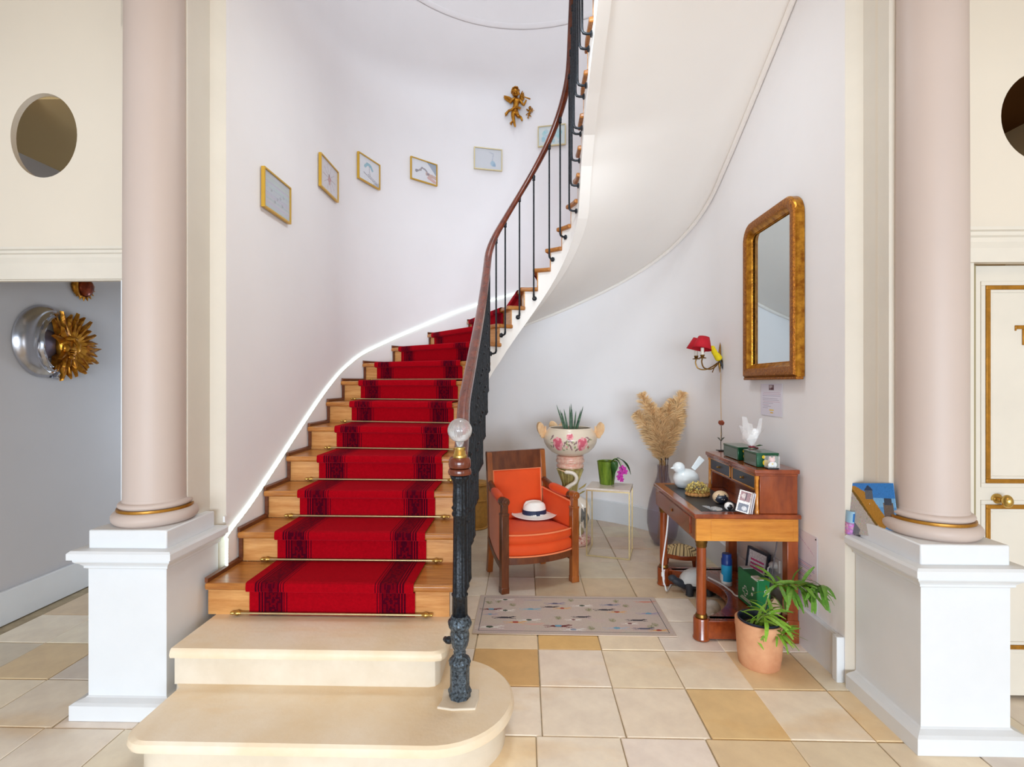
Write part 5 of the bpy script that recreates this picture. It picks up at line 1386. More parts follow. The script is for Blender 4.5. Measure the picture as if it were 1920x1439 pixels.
for (tx, ty, tz) in plumes:
    b0 = Vector((rs.uniform(-.05, .05), rs.uniform(-.04, .04), .02)); mth = Vector((rs.uniform(-.026, .026), rs.uniform(-.026, .026), .70)); tip = Vector((tx, ty, tz-.03))
    P = smooth_path([b0, b0.lerp(mth, .5), mth, mth.lerp(tip, .45)+Vector((-tx*.12, 0, .03)), tip], 6)
    m = MB(); m.tube(P[:16], .0032, 5); sk = m.build('stalk', 'straw', pg)
    m = MB(); ax = P[13:]
    for _ in range(760):
        f = rs.random()**.8*(len(ax)-1.01); i = int(f); c = ax[i].lerp(ax[i+1], f-i); t = (ax[i+1]-ax[i]).normalized()
        d = Vector((rs.gauss(0, 1), rs.gauss(0, 1), rs.gauss(0, 1))); d = (d-t*d.dot(t)).normalized(); fr = f/(len(ax)-1)
        ln = .105*(math.sin(PI*min(1, .18+fr*.80))**.6+.12); dirn = (t*1.0+d*rs.uniform(.5, 1.25)).normalized()
        e1 = c+dirn*ln*.6+d*.006; e2 = c+dirn*ln+d*.022-Vector((0, 0, .006)); sd = dirn.cross(Vector((rs.gauss(0, 1), rs.gauss(0, 1), rs.gauss(0, 1)))).normalized()*.0022
        m.add([c-sd, c+sd, e1+sd*1.6, e1-sd*1.6, e2], [(0, 1, 2, 3), (3, 2, 4)])
    o = m.build('plume', 'pampas', pg, smooth=False); o['kind'] = 'stuff'
for x, y in ((.03, -.03), (-.02, -.035), (.01, -.045)):
    m = MB(); m.tube([(x*.3, y*.3, .35), (x, y, .66), (x*1.2, y*1.2, .76)], .003, 5); m.ell((x*1.2, y*1.2, .775), (.006, .006, .016), 8, 6); m.build('dark_seedhead', 'stake', pg)

# ================================================================ POTTED BAMBOO BY THE RIGHT WALL
PX, PY = 1.255, 2.775
pt = thing('terracotta_pot', 'weathered terracotta pot standing before the desk', 'plant pot', (PX, PY, 0))
m = MB(); m.lathe([(.0, .0), (.098, .0), (.102, .004), (.110, .06), (.118, .19), (.121, .20), (.121, .235), (.117, .238), (.106, .236), (.104, .19), (.0, .185)], 40, caps=False); m.build('pot_body', 'terracotta', pt)
m = MB(); m.lathe([(.100, .12), (.104, .238), (.108, .246), (.103, .247), (.098, .236), (.094, .12)], 36, caps=False); m.build('inner_pot', 'dark_plastic', pt)
m = MB(); m.lathe([(.098, .196), (.0, .204)], 24, caps=False); m.build('soil', 'soil', pt)
bp_ = thing('bamboo_plant', 'leaning green bamboo with long narrow leaves tied to a dark stake', 'plant', (PX, PY, .20))
def loc(px, py, Y): return on_y(px, py, Y)-Vector((PX, PY, .20))
m = MB(); m.tube([Vector((.035, .02, 0)), loc(1457, 1016, 2.84)], .0032, 6); m.build('stake', 'stake', bp_)
stemA = smooth_path([Vector((.0, 0, 0)), loc(1428, 1165, 2.78), loc(1440, 1120, 2.79), loc(1452, 1098, 2.78), loc(1480, 1098, 2.74), loc(1515, 1100, 2.70), loc(1545, 1098, 2.66)], 6)
stemB = smooth_path([Vector((-.02, -.02, 0)), loc(1408, 1190, 2.72), loc(1425, 1160, 2.72), loc(1445, 1150, 2.70)], 6)
stemC = smooth_path([Vector((.03, -.03, 0)), loc(1450, 1185, 2.70), loc(1465, 1195, 2.66)], 6)
for s_ in (stemA, stemB, stemC):
    m = MB(); m.tube(s_, [.0038-.0018*k/len(s_) for k in range(len(s_))], 6); m.build('stem', 'stem', bp_)
lm = MB(); blade(lm, [(0, 0, 0), (.25, 0, .05), (.5, 0, .03), (.75, 0, -.06), (1, 0, -.20)], .07, fold=.25)
leaf0 = lm.build('leaf', 'leaf', bp_); leaf0.location = stemA[10]; leaf0.scale = (.11, .13, .11)
rs = random.Random(12); lmesh = leaf0.data
LG1, LG2 = C(142, 186, 62), C(70, 122, 40)
def put_leaf(p, az, el, L, w=1.0):
    if p.x+PX+math.cos(az)*L*.95 > 1.585: az = PI-az
    o = inst(lmesh, 'leaf', bp_, p, (rs.uniform(-.5, .5), -el, az), (L, L*1.15*w, L))
    f_ = min(1, max(0, (p.z-.10)/.16))*.6+rs.uniform(0, .4); o.color = tuple(a*(1-f_)+b*f_ for a, b in zip(LG1, LG2))
for k in range(58):
    f = rs.uniform(.42, 1)**.8*(len(stemA)-1.01); i = int(f); p = stemA[i].lerp(stemA[i+1], f-i)
    endy = f/(len(stemA)-1); az = rs.uniform(-PI, PI)
    if endy > .62: az = rs.uniform(-2.6, .5)
    put_leaf(p, az, rs.uniform(-.9, .45) if endy > .55 else rs.uniform(-.4, .8), rs.uniform(.09, .15))
for k in range(46):
    S_ = stemB if k % 2 else stemC; f = rs.uniform(.25, 1)*(len(S_)-1.01); i = int(f); p = S_[i].lerp(S_[i+1], f-i)
    put_leaf(p, rs.uniform(-PI, PI) if k % 3 else rs.uniform(-1.6, .3), rs.uniform(-.5, .6), rs.uniform(.08, .15))
for k in range(20):
    f = rs.uniform(.06, .42)*(len(stemA)-1.01); i = int(f); put_leaf(stemA[i].lerp(stemA[i+1], f-i), rs.uniform(-PI, PI), rs.uniform(-.7, .7), rs.uniform(.07, .12))
leaf0.color = LG1
for k in range(12):
    put_leaf(Vector((rs.uniform(-.02, .05), rs.uniform(-.06, .02), rs.uniform(.02, .06))), rs.uniform(-2.4, .2), rs.uniform(-.5, .5), rs.uniform(.08, .13))
put_leaf(loc(1486, 1095, 2.74), .4, 1.1, .10); put_leaf(loc(1503, 1098, 2.72), .2, 1.0, .12)
m = MB(); m.lathe([(.010, -.002), (.012, 0), (.010, .002)], 14, loc(1434, 1112, 2.79)+Vector((0, -.02, .01)), mat4=RX(PI/2-.3), caps=False); m.lathe([(.010, -.002), (.012, 0), (.010, .002)], 14, loc(1419, 1180, 2.72), mat4=RX(.6), caps=False); m.build('white_tie', 'white_plastic', bp_)

# ================================================================ BEHIND THE ARMCHAIR
bk = thing('wicker_basket', 'golden wicker basket standing under the stairs behind the iron balusters', 'basket', (-.50, 5.32, 0))
m = MB(); m.lathe([(.09, 0), (.105, .01), (.118, .16), (.122, .30), (.128, .46)], 48, flute=24, famp=.03); m.build('staves', 'wicker', bk, auto=0)
for z, r in ((.012, .108), (.30, .126), (.46, .131)):
    m = MB(); m.tube([(r*math.cos(2*PI*k/36), r*math.sin(2*PI*k/36), z) for k in range(36)], .010, 8, closed=True); m.build('hoop', 'wicker', bk)
m = MB(); m.lathe([(.133, .46), (.133, .475), (.06, .492), (0, .495)], 36); m.build('lid', 'wicker', bk)
gt = thing('pedestal_table', 'little grey topped table half hidden behind the armchair back', 'side table', (.045, 4.86, 0))
m = MB(); m.lathe([(.178, .565), (.182, .570), (.182, .578), (.178, .582)], 36); m.build('table_top', 'grey_top', gt)
m = MB(); m.lathe([(.02, .02), (.018, .08), (.022, .3), (.018, .5), (.05, .565)], 20); m.build('pillar', 'cer_cream', gt)
m = MB(); m.lathe([(.11, 0), (.11, .012), (.03, .03), (.02, .04)], 28); m.build('foot', 'cer_cream', gt)

# ================================================================ FRAMED PICTURES UP THE STAIRS
def art(k):
    c = Canvas(48, 33, C(222, 224, 230)); rs = np.random.RandomState(30+k)
    if k == 0:
        c.rect(0, 0, 1, 1, C(176, 184, 194)); 
        for i in range(14): c.rect(0, i/14, 1, i/14+.03, C(158+rs.randint(30), 168+rs.randint(28), 180+rs.randint(24)))
        for x, y in ((.28, .55), (.5, .42), (.62, .5), (.7, .32), (.4, .3), (.75, .6)): c.ell(x, y, .03, .05, C(140, 148, 158), .7); c.ell(x+.03, y, .014, .02, C(110, 112, 120), .6)
    elif k == 1:
        c.rect(0, 0, 1, 1, C(212, 208, 214))
        for i in range(10):
            a = i*.63; c.line([(.5, .5), (.5+.36*math.cos(a), .5+.42*math.sin(a))], .008, C(150, 140, 146), .7, .69)
        for x, y in ((.5, .55), (.56, .48), (.47, .42), (.52, .35)): c.ell(x, y, .05, .07, C(176, 92, 92), .8)
        c.ell(.5, .6, .03, .05, C(70, 60, 64), .8)
    elif k == 2:
        c.line([(.3, .62), (.42, .76), (.56, .74), (.66, .60)], .045, C(110, 176, 196), .9, .69); c.line([(.5, .7), (.52, .45), (.55, .35)], .012, C(150, 160, 174), 1, .69)
        c.line([(.25, .34), (.6, .2), (.95, .08)], .012, C(120, 120, 132), 1, .69); c.line([(.45, .34), (.9, .16)], .02, C(140, 140, 156), .7, .69); c.poly([(.6, .0), (1, .0), (1, .22)], C(128, 132, 160), .6)
    elif k == 3:
        c.poly([(.62, 1), (1, 1), (1, .45)], C(96, 128, 160), .8); c.line([(.18, .42), (.34, .52), (.42, .66), (.56, .60), (.64, .46)], .028, C(120, 112, 124), .9, .69); c.ell(.2, .44, .06, .07, C(96, 96, 110), .9); c.ell(.36, .53, .05, .06, C(140, 128, 132), .9)
        c.line([(.62, .42), (.8, .36), (.98, .34)], .06, C(196, 156, 140), .9, .69); c.line([(.68, .25), (.95, .12)], .05, C(206, 150, 140), .9, .69); c.ell(.66, .42, .06, .07, C(90, 92, 120), .8)
    elif k == 4:
        c.rect(0, 0, 1, 1, C(206, 210, 216)); c.line([(.55, .85), (.7, .78), (.66, .45)], .014, C(160, 170, 190), .9, .69); c.ell(.68, .3, .09, .14, C(120, 176, 204), .8); c.ell(.74, .22, .06, .08, C(96, 150, 190), .8)
    else:
        c.rect(0, 0, 1, 1, C(214, 226, 226))
        for _ in range(26): c.ell(.15+.7*rs.rand(), .15+.6*rs.rand(), .05+.05*rs.rand(), .07+.07*rs.rand(), C(96+rs.randint(60), 186+rs.randint(26), 204+rs.randint(20)), .55)
    return c.grain(.02, k)
labs = ['gold framed grey-blue print, lowest on the left stair wall', 'gold framed print of small red shapes, second picture up the stairs', 'gold framed print with a turquoise arc, third picture up the stairs',
        'gold framed print of a jointed arm, fourth picture up the stairs', 'pale framed print with blue shapes, fifth picture up the stairs', 'gold framed turquoise floral print crossed by the handrail']
for k, (px, py, w, h) in enumerate(((515.5, 369, .355, .245), (614, 335, .375, .26), (688.5, 322, .325, .245), (793, 323, .325, .235), (914.5, 300, .325, .245), (1035, 256, .32, .235))):
    p = on_drum(px, py, DR-.004); nrm = drum_normal(p)
    if k == 4: nrm = (nrm+Vector((.0, 0, -.03))).normalized()
    B_ = basis(nrm); t = thing('picture', labs[k], 'picture', p, 0, 'framed prints on the stair wall')
    t.rotation_euler = B_.to_euler()
    # the frame stands off the round wall: rear corners just clear it
    g = (w/2)**2/(2*DR)+.002 if p.y > DY-.1 else .003
    f = .010; fm = 'frame_pale' if k >= 4 else 'frame_gold'
    m = MB()
    for lo, hi in (((-w/2, -h/2), (w/2, -h/2+f)), ((-w/2, h/2-f), (w/2, h/2)), ((-w/2, -h/2+f), (-w/2+f, h/2-f)), ((w/2-f, -h/2+f), (w/2, h/2-f))): m.b2((lo[0], lo[1], g), (hi[0], hi[1], g+.022))
    m.build('frame', fm, t, smooth=False)
    sheet(art(k), w-2*f, h-2*f, z=g+.012).build('print', 'print', t, smooth=False)
    m = MB(); m.b2((-w/2+f, -h/2+f, g+.0155), (w/2-f, h/2-f, g+.0175)); m.build('glass_pane', 'pane', t, smooth=False)
    m = MB(); m.b2((-w/2+f, -h/2+f, g-.002), (w/2-f, h/2-f, g+.003)); m.build('backing', 'paper', t, smooth=False)

# ================================================================ GILDED CHERUBS
def skin(name, J, E, mt, parent, sub=2):
    me = bpy.data.meshes.new(name); me.from_pydata([j[:3] for j in J], E, []); me.materials.append(M[mt])
    o = bpy.data.objects.new(name, me); COL.objects.link(o); o.parent = parent
    md = o.modifiers.new('skin', 'SKIN'); md.use_smooth_shade = True
    for i, v in enumerate(me.skin_vertices[0].data):
        r = J[i][3]; v.radius = (r, r); v.use_root = (i == 0)
    s2 = o.modifiers.new('sub', 'SUBSURF'); s2.levels = sub; s2.render_levels = sub
    return o
p = on_drum(967, 206, DR-.002); B_ = basis(drum_normal(p))
big = thing('cherub', 'large gilded cherub playing a flute on the stair wall', 'wall figure', p); big.rotation_euler = B_.to_euler()
# local: x right, y up, z out of the wall ; about .46 tall
J = [(-.006, .0, .046, .034), (-.014, -.032, .046, .034), (.002, .045, .048, .034), (.003, .082, .05, .034), (-.003, .112, .052, .018),
     (-.040, .088, .050, .018), (-.068, .044, .056, .015), (-.040, .070, .082, .012), (-.010, .092, .09, .011),
     (.042, .084, .05, .018), (.088, .020, .058, .015), (.104, .050, .066, .011), (.118, .078, .074, .011),
     (-.030, -.066, .052, .030), (-.036, -.105, .056, .024), (-.018, -.180, .048, .015), (-.008, -.228, .058, .011),
     (.010, -.064, .056, .030), (.020, -.108, .064, .023), (.060, -.112, .050, .015), (.072, -.155, .046, .011)]
E = [(0, 1), (0, 2), (2, 3), (3, 4), (3, 5), (5, 6), (6, 7), (7, 8), (3, 9), (9, 10), (10, 11), (11, 12), (1, 13), (13, 14), (14, 15), (15, 16), (1, 17), (17, 18), (18, 19), (19, 20)]
skin('body', J, E, 'gold', big)
hc = Vector((-.006, .163, .062))
m = MB(); m.ell(hc, (.043, .049, .042), 18, 12); m.ell(hc+Vector((.010, -.010, .044)), (.009, .011, .010), 8, 6); m.ell(hc+Vector((-.016, -.018, .034)), (.015, .014, .012), 8, 6); m.ell(hc+Vector((.028, -.018, .028)), (.014, .014, .012), 8, 6)
m.ell(hc+Vector((.010, -.030, .036)), (.010, .005, .006), 8, 6); m.ell(hc+Vector((.006, -.042, .026)), (.014, .010, .012), 8, 6); m.ell(hc+Vector((-.008, .004, .040)), (.007, .004, .004), 8, 6); m.ell(hc+Vector((.024, .004, .036)), (.006, .004, .004), 8, 6); m.build('head', 'gold', big)
m = MB(); rs = random.Random(2)
for k in range(40):
    a = rs.uniform(-.5, PI+.4); b = rs.uniform(0, 1); m.ell(hc+Vector((.045*math.cos(a)*(1-.2*b), .012+.044*math.sin(a)*(1-.15*b), -.018+.044*b)), .011, 8, 6)
m.ell(hc+Vector((.020, .058, .0)), (.010, .016, .010), 8, 6); m.build('curly_hair', 'gold', big)
for rt, tips in (((-.036, .100, .022), [(-.138, .148), (-.142, .130), (-.134, .112), (-.118, .096), (-.100, .082), (-.082, .072)]), ((.040, .094, .022), [(.078, .208), (.092, .186), (.096, .164), (.100, .142), (.100, .120), (.09, .104)])):
    m = MB()
    for k, (tx, ty) in enumerate(tips):
        a = Vector(rt); b = Vector((tx, ty, .020+.004*(k % 2)))
        m.tube([a, a.lerp(b, .4)+Vector((0, 0, .012)), a.lerp(b, .8), b], [.010, .013, .011, .003], 7)
    m.build('wing', 'gold', big)
m = MB(); m.tube([hc+Vector((.022, -.034, .040)), (.09, .104, .084), (.162, .088, .07)], [.005, .006, .009], 8); m.build('flute', 'gold', big)
m = MB(); m.tube(smooth_path([Vector(v) for v in ((-.115, -.072, .03), (-.09, -.046, .05), (-.050, -.040, .078), (-.008, -.020, .088), (.030, -.020, .078), (.052, .0, .04))], 5), [.010, .016, .014, .013, .013]*5+[.010], 9)
m.ell((-.008, -.048, .078), (.022, .026, .014), 10, 7); m.tube([(-.085, -.035, .03), (-.112, -.066, .03), (-.118, -.09, .03)], [.012, .018, .004], 8); m.tube([(-.04, -.15, .03), (-.058, -.172, .03), (-.052, -.19, .034)], [.010, .014, .008], 8); m.build('drapery', 'gold', big)
p2 = on_drum(993, 213, DR-.002)
small = copy_tree(big); small.location = p2; small.rotation_euler = (basis(drum_normal(p2)) @ RZ(-.12)).to_euler(); small.scale = (.32,)*3
tag(small, 'tiny gilded cherub on the wall to the right of the large one', 'wall figure')
big['group'] = small['group'] = 'gilded cherubs on the stair wall'

# ================================================================ GILT MIRROR ON THE RIGHT WALL
mi = thing('wall_mirror', 'tall gilt framed mirror with rounded upper corners on the right wall', 'mirror', (1.598, 3.315, 2.075))
mi.rotation_euler = (basis((-1, 0, 0)) ).to_euler()          # local x = -Y.., y up, z into the room
HW, HH = .352, .535
def mshape(ins, n=8, r=.13):
    w, h = HW-ins, HH-ins; r = max(.012, r-ins); pts = [(-w, -h), (w, -h)]
    for k in range(n+1): a = PI/2*k/n; pts.append((w-r+r*math.cos(a), h-r+r*math.sin(a)))
    for k in range(n+1): a = PI/2+PI/2*k/n; pts.append((-w+r+r*math.cos(a), h-r+r*math.sin(a)))
    return pts
def loft(levels, mt, name, close=False):
    mb = MB(); rings = [[(x, y, z) for x, y in mshape(i)] for i, z in levels]; n = len(rings[0])
    mb.add([p for r in rings for p in r], [(j*n+i, j*n+(i+1) % n, (j+1)*n+(i+1) % n, (j+1)*n+i) for j in range(len(rings)-1) for i in range(n)]+([tuple(range((len(rings)-1)*n, len(rings)*n))] if close else []))
    return mb.build(name, mt, mi, auto=35)
loft([(0, .001), (0, .042), (.008, .050)], 'gold', 'outer_edge')
loft([(.008, .050), (.014, .060), (.024, .062), (.052, .060), (.062, .054)], 'gold_dark', 'ornament_band')
loft([(.062, .054), (.066, .048), (.072, .040), (.086, .030), (.088, .022)], 'gold', 'inner_slope')
m = MB(); pts = mshape(.090, 10); 
big_pts = []
for (x0, y0), (x1, y1) in zip(pts, pts[1:]+pts[:1]):
    L = math.hypot(x1-x0, y1-y0); k = max(1, int(L/.011))
    for i in range(k): big_pts.append((x0+(x1-x0)*i/k, y0+(y1-y0)*i/k))
for x, y in big_pts: m.ell((x, y, .022), (.0045, .0045, .004), 6, 4)
o = m.build('bead_row', 'gold', mi); o['kind'] = 'stuff'
mb = MB(); pts = mshape(.086); mb.add([(x, y, .016) for x, y in pts]+[(x, y, .012) for x, y in pts], [tuple(range(len(pts))), tuple(range(2*len(pts)-1, len(pts)-1, -1))]); mb.build('mirror_glass', 'mirror', mi, smooth=False)
m = MB(); m.b2((-HW-.0, -HH-.016, .006), (HW+.0, -HH+.001, .05)); m.build('foot_moulding', 'gold_dark', mi, bevel=.004)

# ================================================================ WALL LIGHT AND CANARY
sx, sy, sz = 1.598, 4.20, 1.70
sc = thing('wall_light', 'brass two armed wall light with a pair of red shades', 'wall light', (sx, sy, sz))
m = MB(); m.lathe([(.026, 0), (.03, .006), (.02, .014)], 14, (0, 0, -.03), mat4=RY(-PI/2)); m.tube([(-.012, 0, -.11), (-.016, 0, -.06), (-.016, 0, .0), (-.014, 0, .06), (-.012, 0, .11), (-.012, 0, .135)], [.003, .010, .014, .010, .006, .001], 8); m.build('backplate', 'bronze', sc)
for dy, ln in ((-.07, .20), (.07, .20)):
    m = MB(); m.tube(smooth_path([Vector(v) for v in ((-.018, 0, -.02), (-.06, dy*.5, -.06), (-.11, dy*.9, -.085), (-.165, dy, -.075), (-.185, dy*1.05, -.03), (-.18, dy*1.05, .0))], 5), .0055, 8)
    m.lathe([(.028, .0), (.03, .006), (.012, .012), (.016, .02), (.018, .03)], 14, (-.18, dy*1.05, 0)); m.build('arm', 'bronze', sc)
    m = MB(); m.lathe([(.013, .03), (.013, .085)], 14, (-.18, dy*1.05, 0)); m.build('candle_sleeve', 'candle', sc)
    m = MB(); Rt = RY(.22) @ RX(.15 if dy > 0 else -.1)
    m.lathe([(.075, 0), (.042, .10)], 24, (-.185, dy*1.05, .075), mat4=Rt, caps=False); m.build('lamp_shade', 'red_shade', sc, solid=.002)
m = MB(); m.tube([(-.02, 0, -.03), (-.05, 0, -.05), (-.075, -.0, -.11)], .004, 6); m.build('pull_rod', 'bronze', sc)
m = MB(); m.tube(smooth_path([Vector(v) for v in ((-.006, 0, -.11), (-.005, .004, -.3), (-.005, -.003, -.5), (-.005, .004, -.7))], 6), .0022, 5); m.build('thin_flex', 'straw', sc)
cn = thing('yellow_canary', 'small yellow toy canary perched on the brass wall light', 'toy bird', (sx-.055, sy-.02, sz-.012))
m = MB(); m.tube(smooth_path([Vector(v) for v in ((.035, 0, .0), (.015, 0, .03), (-.008, 0, .062), (-.022, 0, .092))], 5), [.012, .022, .027, .028, .028, .027, .026, .024, .023, .022, .022, .022, .021, .021, .020, .018], 12); m.ell((-.026, 0, .098), (.022, .020, .021), 14, 9); m.build('body', 'yellow', cn)
m = MB(); m.lathe([(.006, 0), (.0005, .014)], 8, (-.045, 0, .098), mat4=RY(-PI/2-.2)); m.build('beak', 'beak', cn)
m = MB(); m.tube([(.03, 0, .01), (.055, 0, -.045), (.066, 0, -.085)], [.009, .010, .006], 8); m.build('tail', 'slate', cn)
for y in (-.021, .021):
    m = MB(); m.ell((.014, y, .036), (.013, .006, .034), 10, 7, rot=RY(-.5)); m.build('wing', 'yellow', cn)

# ================================================================ NOTES ON THE RIGHT WALL
a1_, b1_ = on_x(1427, 720, 1.597), on_x(1467, 783, 1.597)
nw, nh = a1_.y-b1_.y, a1_.z-b1_.z
nt = thing('paper_notice', 'white paper notice with a tiny photo taped under the gilt mirror', 'notice', (1.597, (a1_.y+b1_.y)/2, (a1_.z+b1_.z)/2-.0))
nt.rotation_euler = basis((-1, 0, 0)).to_euler()
c = Canvas(80, 60, C(226, 222, 234)); c.rect(.40, .80, .64, .96, C(120, 96, 104)); c.rect(.42, .86, .55, .95, C(196, 180, 186)); c.ell(.55, .85, .06, .03, C(90, 40, 52))
rs = np.random.RandomState(3)
for k, (x1, col) in enumerate(((.9, 1), (.94, 1), (.92, 0), (.55, 1), (.80, 0), (.86, 0), (.9, 1), (.6, 0), (.40, 1), (.5, 0), (.35, 0))):
    c.rect(.10 if k % 3 else .14, .72-.048*k, x1, .735-.048*k, C(196, 160, 180) if col else C(160, 152, 176), .7)
c.rect(.42, .16, .62, .20, C(240, 200, 60)); c.rect(.46, .08, .60, .11, C(236, 190, 80))
sheet(c, nw, nh, z=.002).build('sheet', 'print', nt, smooth=False)
m = MB(); m.b2((-nw/2, -nh/2, .0005), (nw/2, nh/2, .0018)); m.build('paper_back', 'paper', nt, smooth=False)
po = thing('pinned_sheet', 'pinned sheet with faded purple lines low on the wall beside the desk', 'notice', (1.597, 2.985, .445))
po.rotation_euler = basis((-1, 0, 0)).to_euler()
c = Canvas(60, 84, C(222, 216, 228))
c.line([(.1, .9), (.3, .93), (.55, .86), (.75, .80), (.9, .74)], .006, C(190, 150, 190), .8, 1.4)
for k in range(3): c.ell(.25, .78, .09-.03*k, .06-.02*k, C(206, 150, 186), .6)
for k in range(22): c.rect(.1, .64-.026*k, .78+.16*rs.rand(), .648-.026*k, C(160, 146, 196) if k % 3 else C(204, 140, 176), .75)
for x in (.02, .96): c.rect(x, 0, x+.012, 1, C(206, 190, 212), .7)
sheet(c, .297, .42, z=.002).build('sheet', 'print', po, smooth=False)
m = MB(); m.b2((-.1485, -.21, .0005), (.1485, .21, .0018)); m.build('paper_back', 'paper', po, smooth=False)
for x in (-.138, .138):
    m = MB(); m.ell((x, .198, .003), (.005, .005, .003), 8, 5); m.build('pin', 'stake', po)

# ================================================================ CARDS ON THE RIGHT PEDESTAL
pa = on_x(1582, 910, 1.645); 
ca = thing('photo_card', 'colour photo of a castle terrace under blue sky leaning on the right pier', 'photo', (1.634, 2.452, .781))
c = Canvas(96, 72, C(92, 156, 214))
c.rect(0, .72, 1, 1, C(54, 130, 206)); c.rect(0, .55, 1, .72, C(120, 180, 226))
c.poly([(0, 0), (0, .95), (.16, .92), (.5, .5), (.72, .1), (.8, 0)], C(178, 174, 168)); 
for k in range(500):
    x, y = rs.rand(), rs.rand()
    if y < .95-x*1.15: c.ell(x, y, .008, .010, C(130+rs.randint(90), 130+rs.randint(80), 126+rs.randint(70)), .7)
c.poly([(.16, .95), (.26, .95), (.55, .78), (.78, .40), (.82, .24), (.74, .12), (.64, .22), (.50, .42), (.34, .70)], C(176, 130, 56)); c.poly([(.16, .95), (.34, .70), (.50, .42), (.64, .22), (.60, .20), (.30, .66), (.14, .92)], C(112, 92, 44))
c.rect(.46, .70, .60, .86, C(92, 104, 116)); c.poly([(.44, .86), (.53, .97), (.62, .86)], C(50, 70, 96)); c.rect(.78, .36, .96, .64, C(110, 100, 92)); c.rect(.80, .60, .94, .72, C(64, 76, 92)); c.poly([(.86, .4), (1, .44), (1, .3), (.9, .3)], C(80, 66, 50))
c.poly([(.05, 0), (.05, .28), (.16, .27), (.28, .1), (.25, 0)], C(96, 110, 124)); c.grain(.12, 7)
Bm = basis((-1, -.16, .05)) @ RZ(.19)
m = sheet(c, .30, .245, c=(0, .1225)); m.v = [tuple(Bm @ Vector(v)) for v in m.v]; m.build('photo_print', 'print_gl', ca, smooth=False, solid=.0018)
m = MB(); m.box((.006, .03, .075), (.006, .02, .15)); m.build('prop', 'paper', ca, smooth=False)
tp_ = on_z(1598, 996, .756)
tu = thing('cream_tube', 'small blue and purple flowered tube standing below the castle photo', 'tube', (1.615, 2.585, .7545))
c = Canvas(40, 36, C(150, 190, 214)); c.rect(0, 0, 1, .5, C(176, 124, 176)); c.rect(.45, .55, .9, .92, C(40, 110, 176)); c.rect(.55, .62, .7, .8, C(200, 226, 240))
for k in range(60): c.ell(rs.rand(), .45*rs.rand(), .05, .05, C(170+rs.randint(60), 100+rs.randint(70), 170+rs.randint(50)), .8)
m = MB()
def tubef(u, v):
    a = 2*PI*u; k = v**.7; rx = .020+.014*k; ry = .020*(1-k)+.003; return (rx*math.cos(a)*.35+ry*math.cos(a)*.65, rx*math.sin(a), .115*v)
m.grid(tubef, 40, 36, cols=np.roll(c.a, 10, axis=1)); m.build('tube_body', 'print_gl', tu)
m = MB(); m.lathe([(.0, .0), (.0205, .0), (.0205, .012), (.019, .014)], 18, caps=False); m.build('cap', 'white_plastic', tu)

# ================================================================ SUN AND MOON WALL MASK
mk = on_x(100, 646, -3.248)
sm = thing('sun_moon_mask', 'silver crescent moon and gold flaming sun mask on the grey passage wall', 'wall mask', (-3.248, mk.y, mk.z))
sm.rotation_euler = basis((1, 0, 0)).to_euler()        # local x = along +Y (to the right seen from the hall), y up, z out
m = MB()
def moon(u, v):
    a = math.radians(62+236*u)
    ca_, sa_ = math.cos(a), math.sin(a)
    po_ = Vector((-.075+.215*ca_, .015+.245*sa_, 0)); pi_ = Vector((.005+.095*ca_*1.0, .0+.115*sa_, 0))
    w = math.sin(PI*u)**.5
    p = po_.lerp(pi_, v*(.25+.75*w)); b = math.sin(PI*v)**.6
    p.z = .004+.075*b*w+.016*math.sin(8*v*PI+7*u)*b*w*min(1, max(0, (v-.3)*4))
    return tuple(p)
m.grid(moon, 60, 28); m.build('crescent_moon', 'silver', sm)
m = MB(); m.ell((-.035, -.0, -.02), (.085, .105, .05), 22, 12); m.build('moon_face', mat('mauve_silver', C(150, 140, 160), .4, metal=.5), sm)
m = MB(); m.tube([(.01, -.20, .02), (-.02, -.225, .02), (.02, -.235, .02)], [.02, .022, .012], 9); m.build('moon_tip', 'silver', sm)
sc_ = Vector((.085, -.005, .04))
rm = MB(); prof = [(0, -.034), (.04, -.042), (.085, -.026), (.12, -.022), (.165, .014), (.12, .016), (.085, .022), (.04, .036), (0, .034)]
n_ = len(prof); rm.add([(x, y, 0) for x, y in prof]+[(x*.96, y*.35+(.004 if x > .08 else 0), .030-.006*(x/.15)) for x, y in prof], [tuple(range(n_-1, -1, -1)), tuple(range(n_, 2*n_))]+[(i, (i+1) % n_, n_+(i+1) % n_, n_+i) for i in range(n_)])
ray0 = rm.build('ray', 'gold', sm); rs = random.Random(8); firstray = True
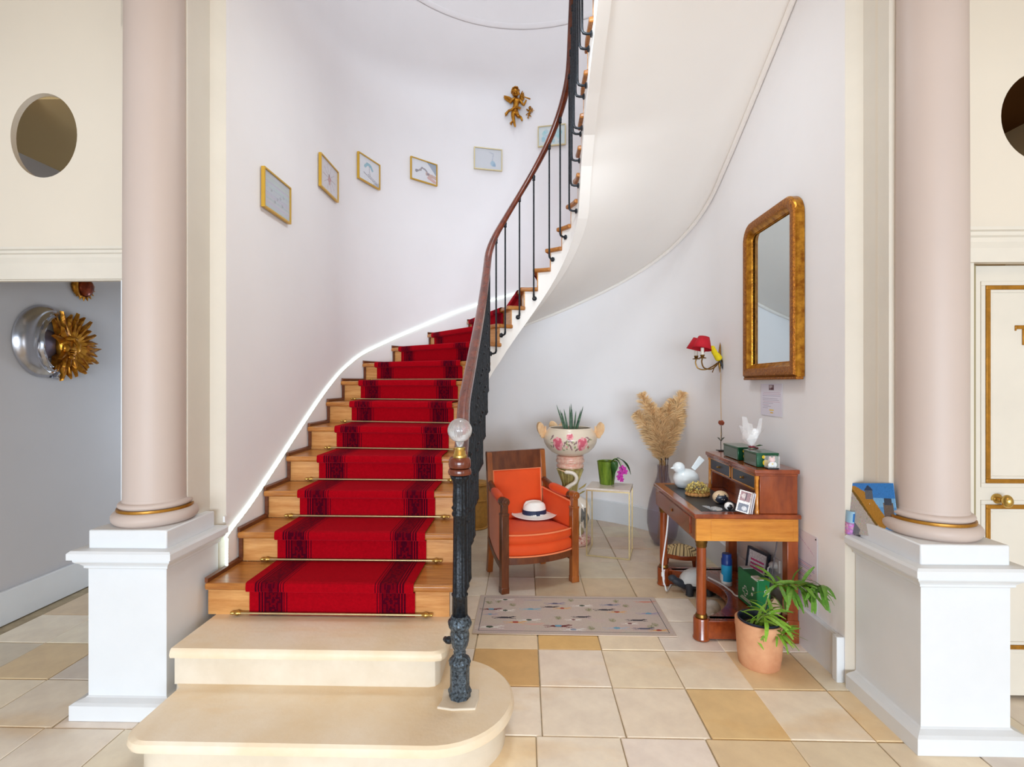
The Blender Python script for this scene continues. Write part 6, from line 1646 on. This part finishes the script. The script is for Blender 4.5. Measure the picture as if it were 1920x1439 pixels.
for k in range(40):
    a = math.radians(-128+k*256/19) if k < 20 else math.radians(-150+(k-20)*300/19+6)
    r = .085 if k < 20 else .050; s_ = (1.0 if k < 20 else .82)*rs.uniform(.85, 1.12)
    l_ = (sc_.x+r*math.cos(a), sc_.y+r*math.sin(a)*1.05, .012 if k < 20 else .045)
    e_ = (rs.uniform(-.3, .3), rs.uniform(-.15, .05)+(-.25 if k >= 20 else 0), a+rs.uniform(-.1, .1))
    if k == 0: ray0.location = l_; ray0.rotation_euler = e_; ray0.scale = (s_,)*3
    else: inst(ray0.data, 'ray', sm, l_, e_, (s_, s_*(1 if k % 2 else -1), s_))
m = MB(); fc = Vector((.060, -.005, .04))
m.ell(fc, (.075, .105, .055), 22, 14); m.ell(fc+Vector((-.012, .045, .045)), (.05, .018, .022), 12, 8); m.tube([fc+Vector((-.005, .045, .055)), fc+Vector((.004, .0, .082)), fc+Vector((.0, -.016, .076))], [.010, .014, .018], 10)
m.ell(fc+Vector((-.01, -.040, .058)), (.026, .008, .012), 12, 7); m.ell(fc+Vector((-.008, -.056, .056)), (.022, .009, .012), 12, 7); m.ell(fc+Vector((-.01, -.082, .042)), (.026, .02, .018), 12, 8)
for x in (-.036, .030): m.ell(fc+Vector((x, .022, .048)), (.016, .008, .010), 10, 7)
m.ell(fc+Vector((-.042, -.02, .035)), (.026, .034, .022), 12, 8); m.ell(fc+Vector((.040, -.02, .035)), (.026, .034, .022), 12, 8); m.build('sun_face', 'gold', sm)
q_ = on_x(154, 541, -3.248)
lm_ = thing('small_gold_mask', 'small red and gold ornament hanging high on the grey passage wall', 'wall ornament', (-3.248, q_.y, q_.z+.01)); lm_.rotation_euler = basis((1, 0, 0)).to_euler()
m = MB(); m.ell((.012, .0, .01), (.066, .072, .045), 18, 11); m.build('dark_disc', 'pendant', lm_)
m = MB(); m.tube([(.0+.075*math.cos(a), .082*math.sin(a), .012) for a in [math.radians(110+k*14) for k in range(11)]], [.006+.016*math.sin(PI*k/10) for k in range(11)], 10); m.build('gold_crescent', 'gold', lm_)
m = MB()
for k in range(9):
    a = math.radians(-150+k*20); m.lathe([(.012, 0), (.002, .03)], 7, (.07*math.cos(a), .074*math.sin(a), .012), mat4=Matrix.Rotation(a-PI/2, 3, 'Z') @ RX(-PI/2))
m.build('gold_points', 'gold', lm_)
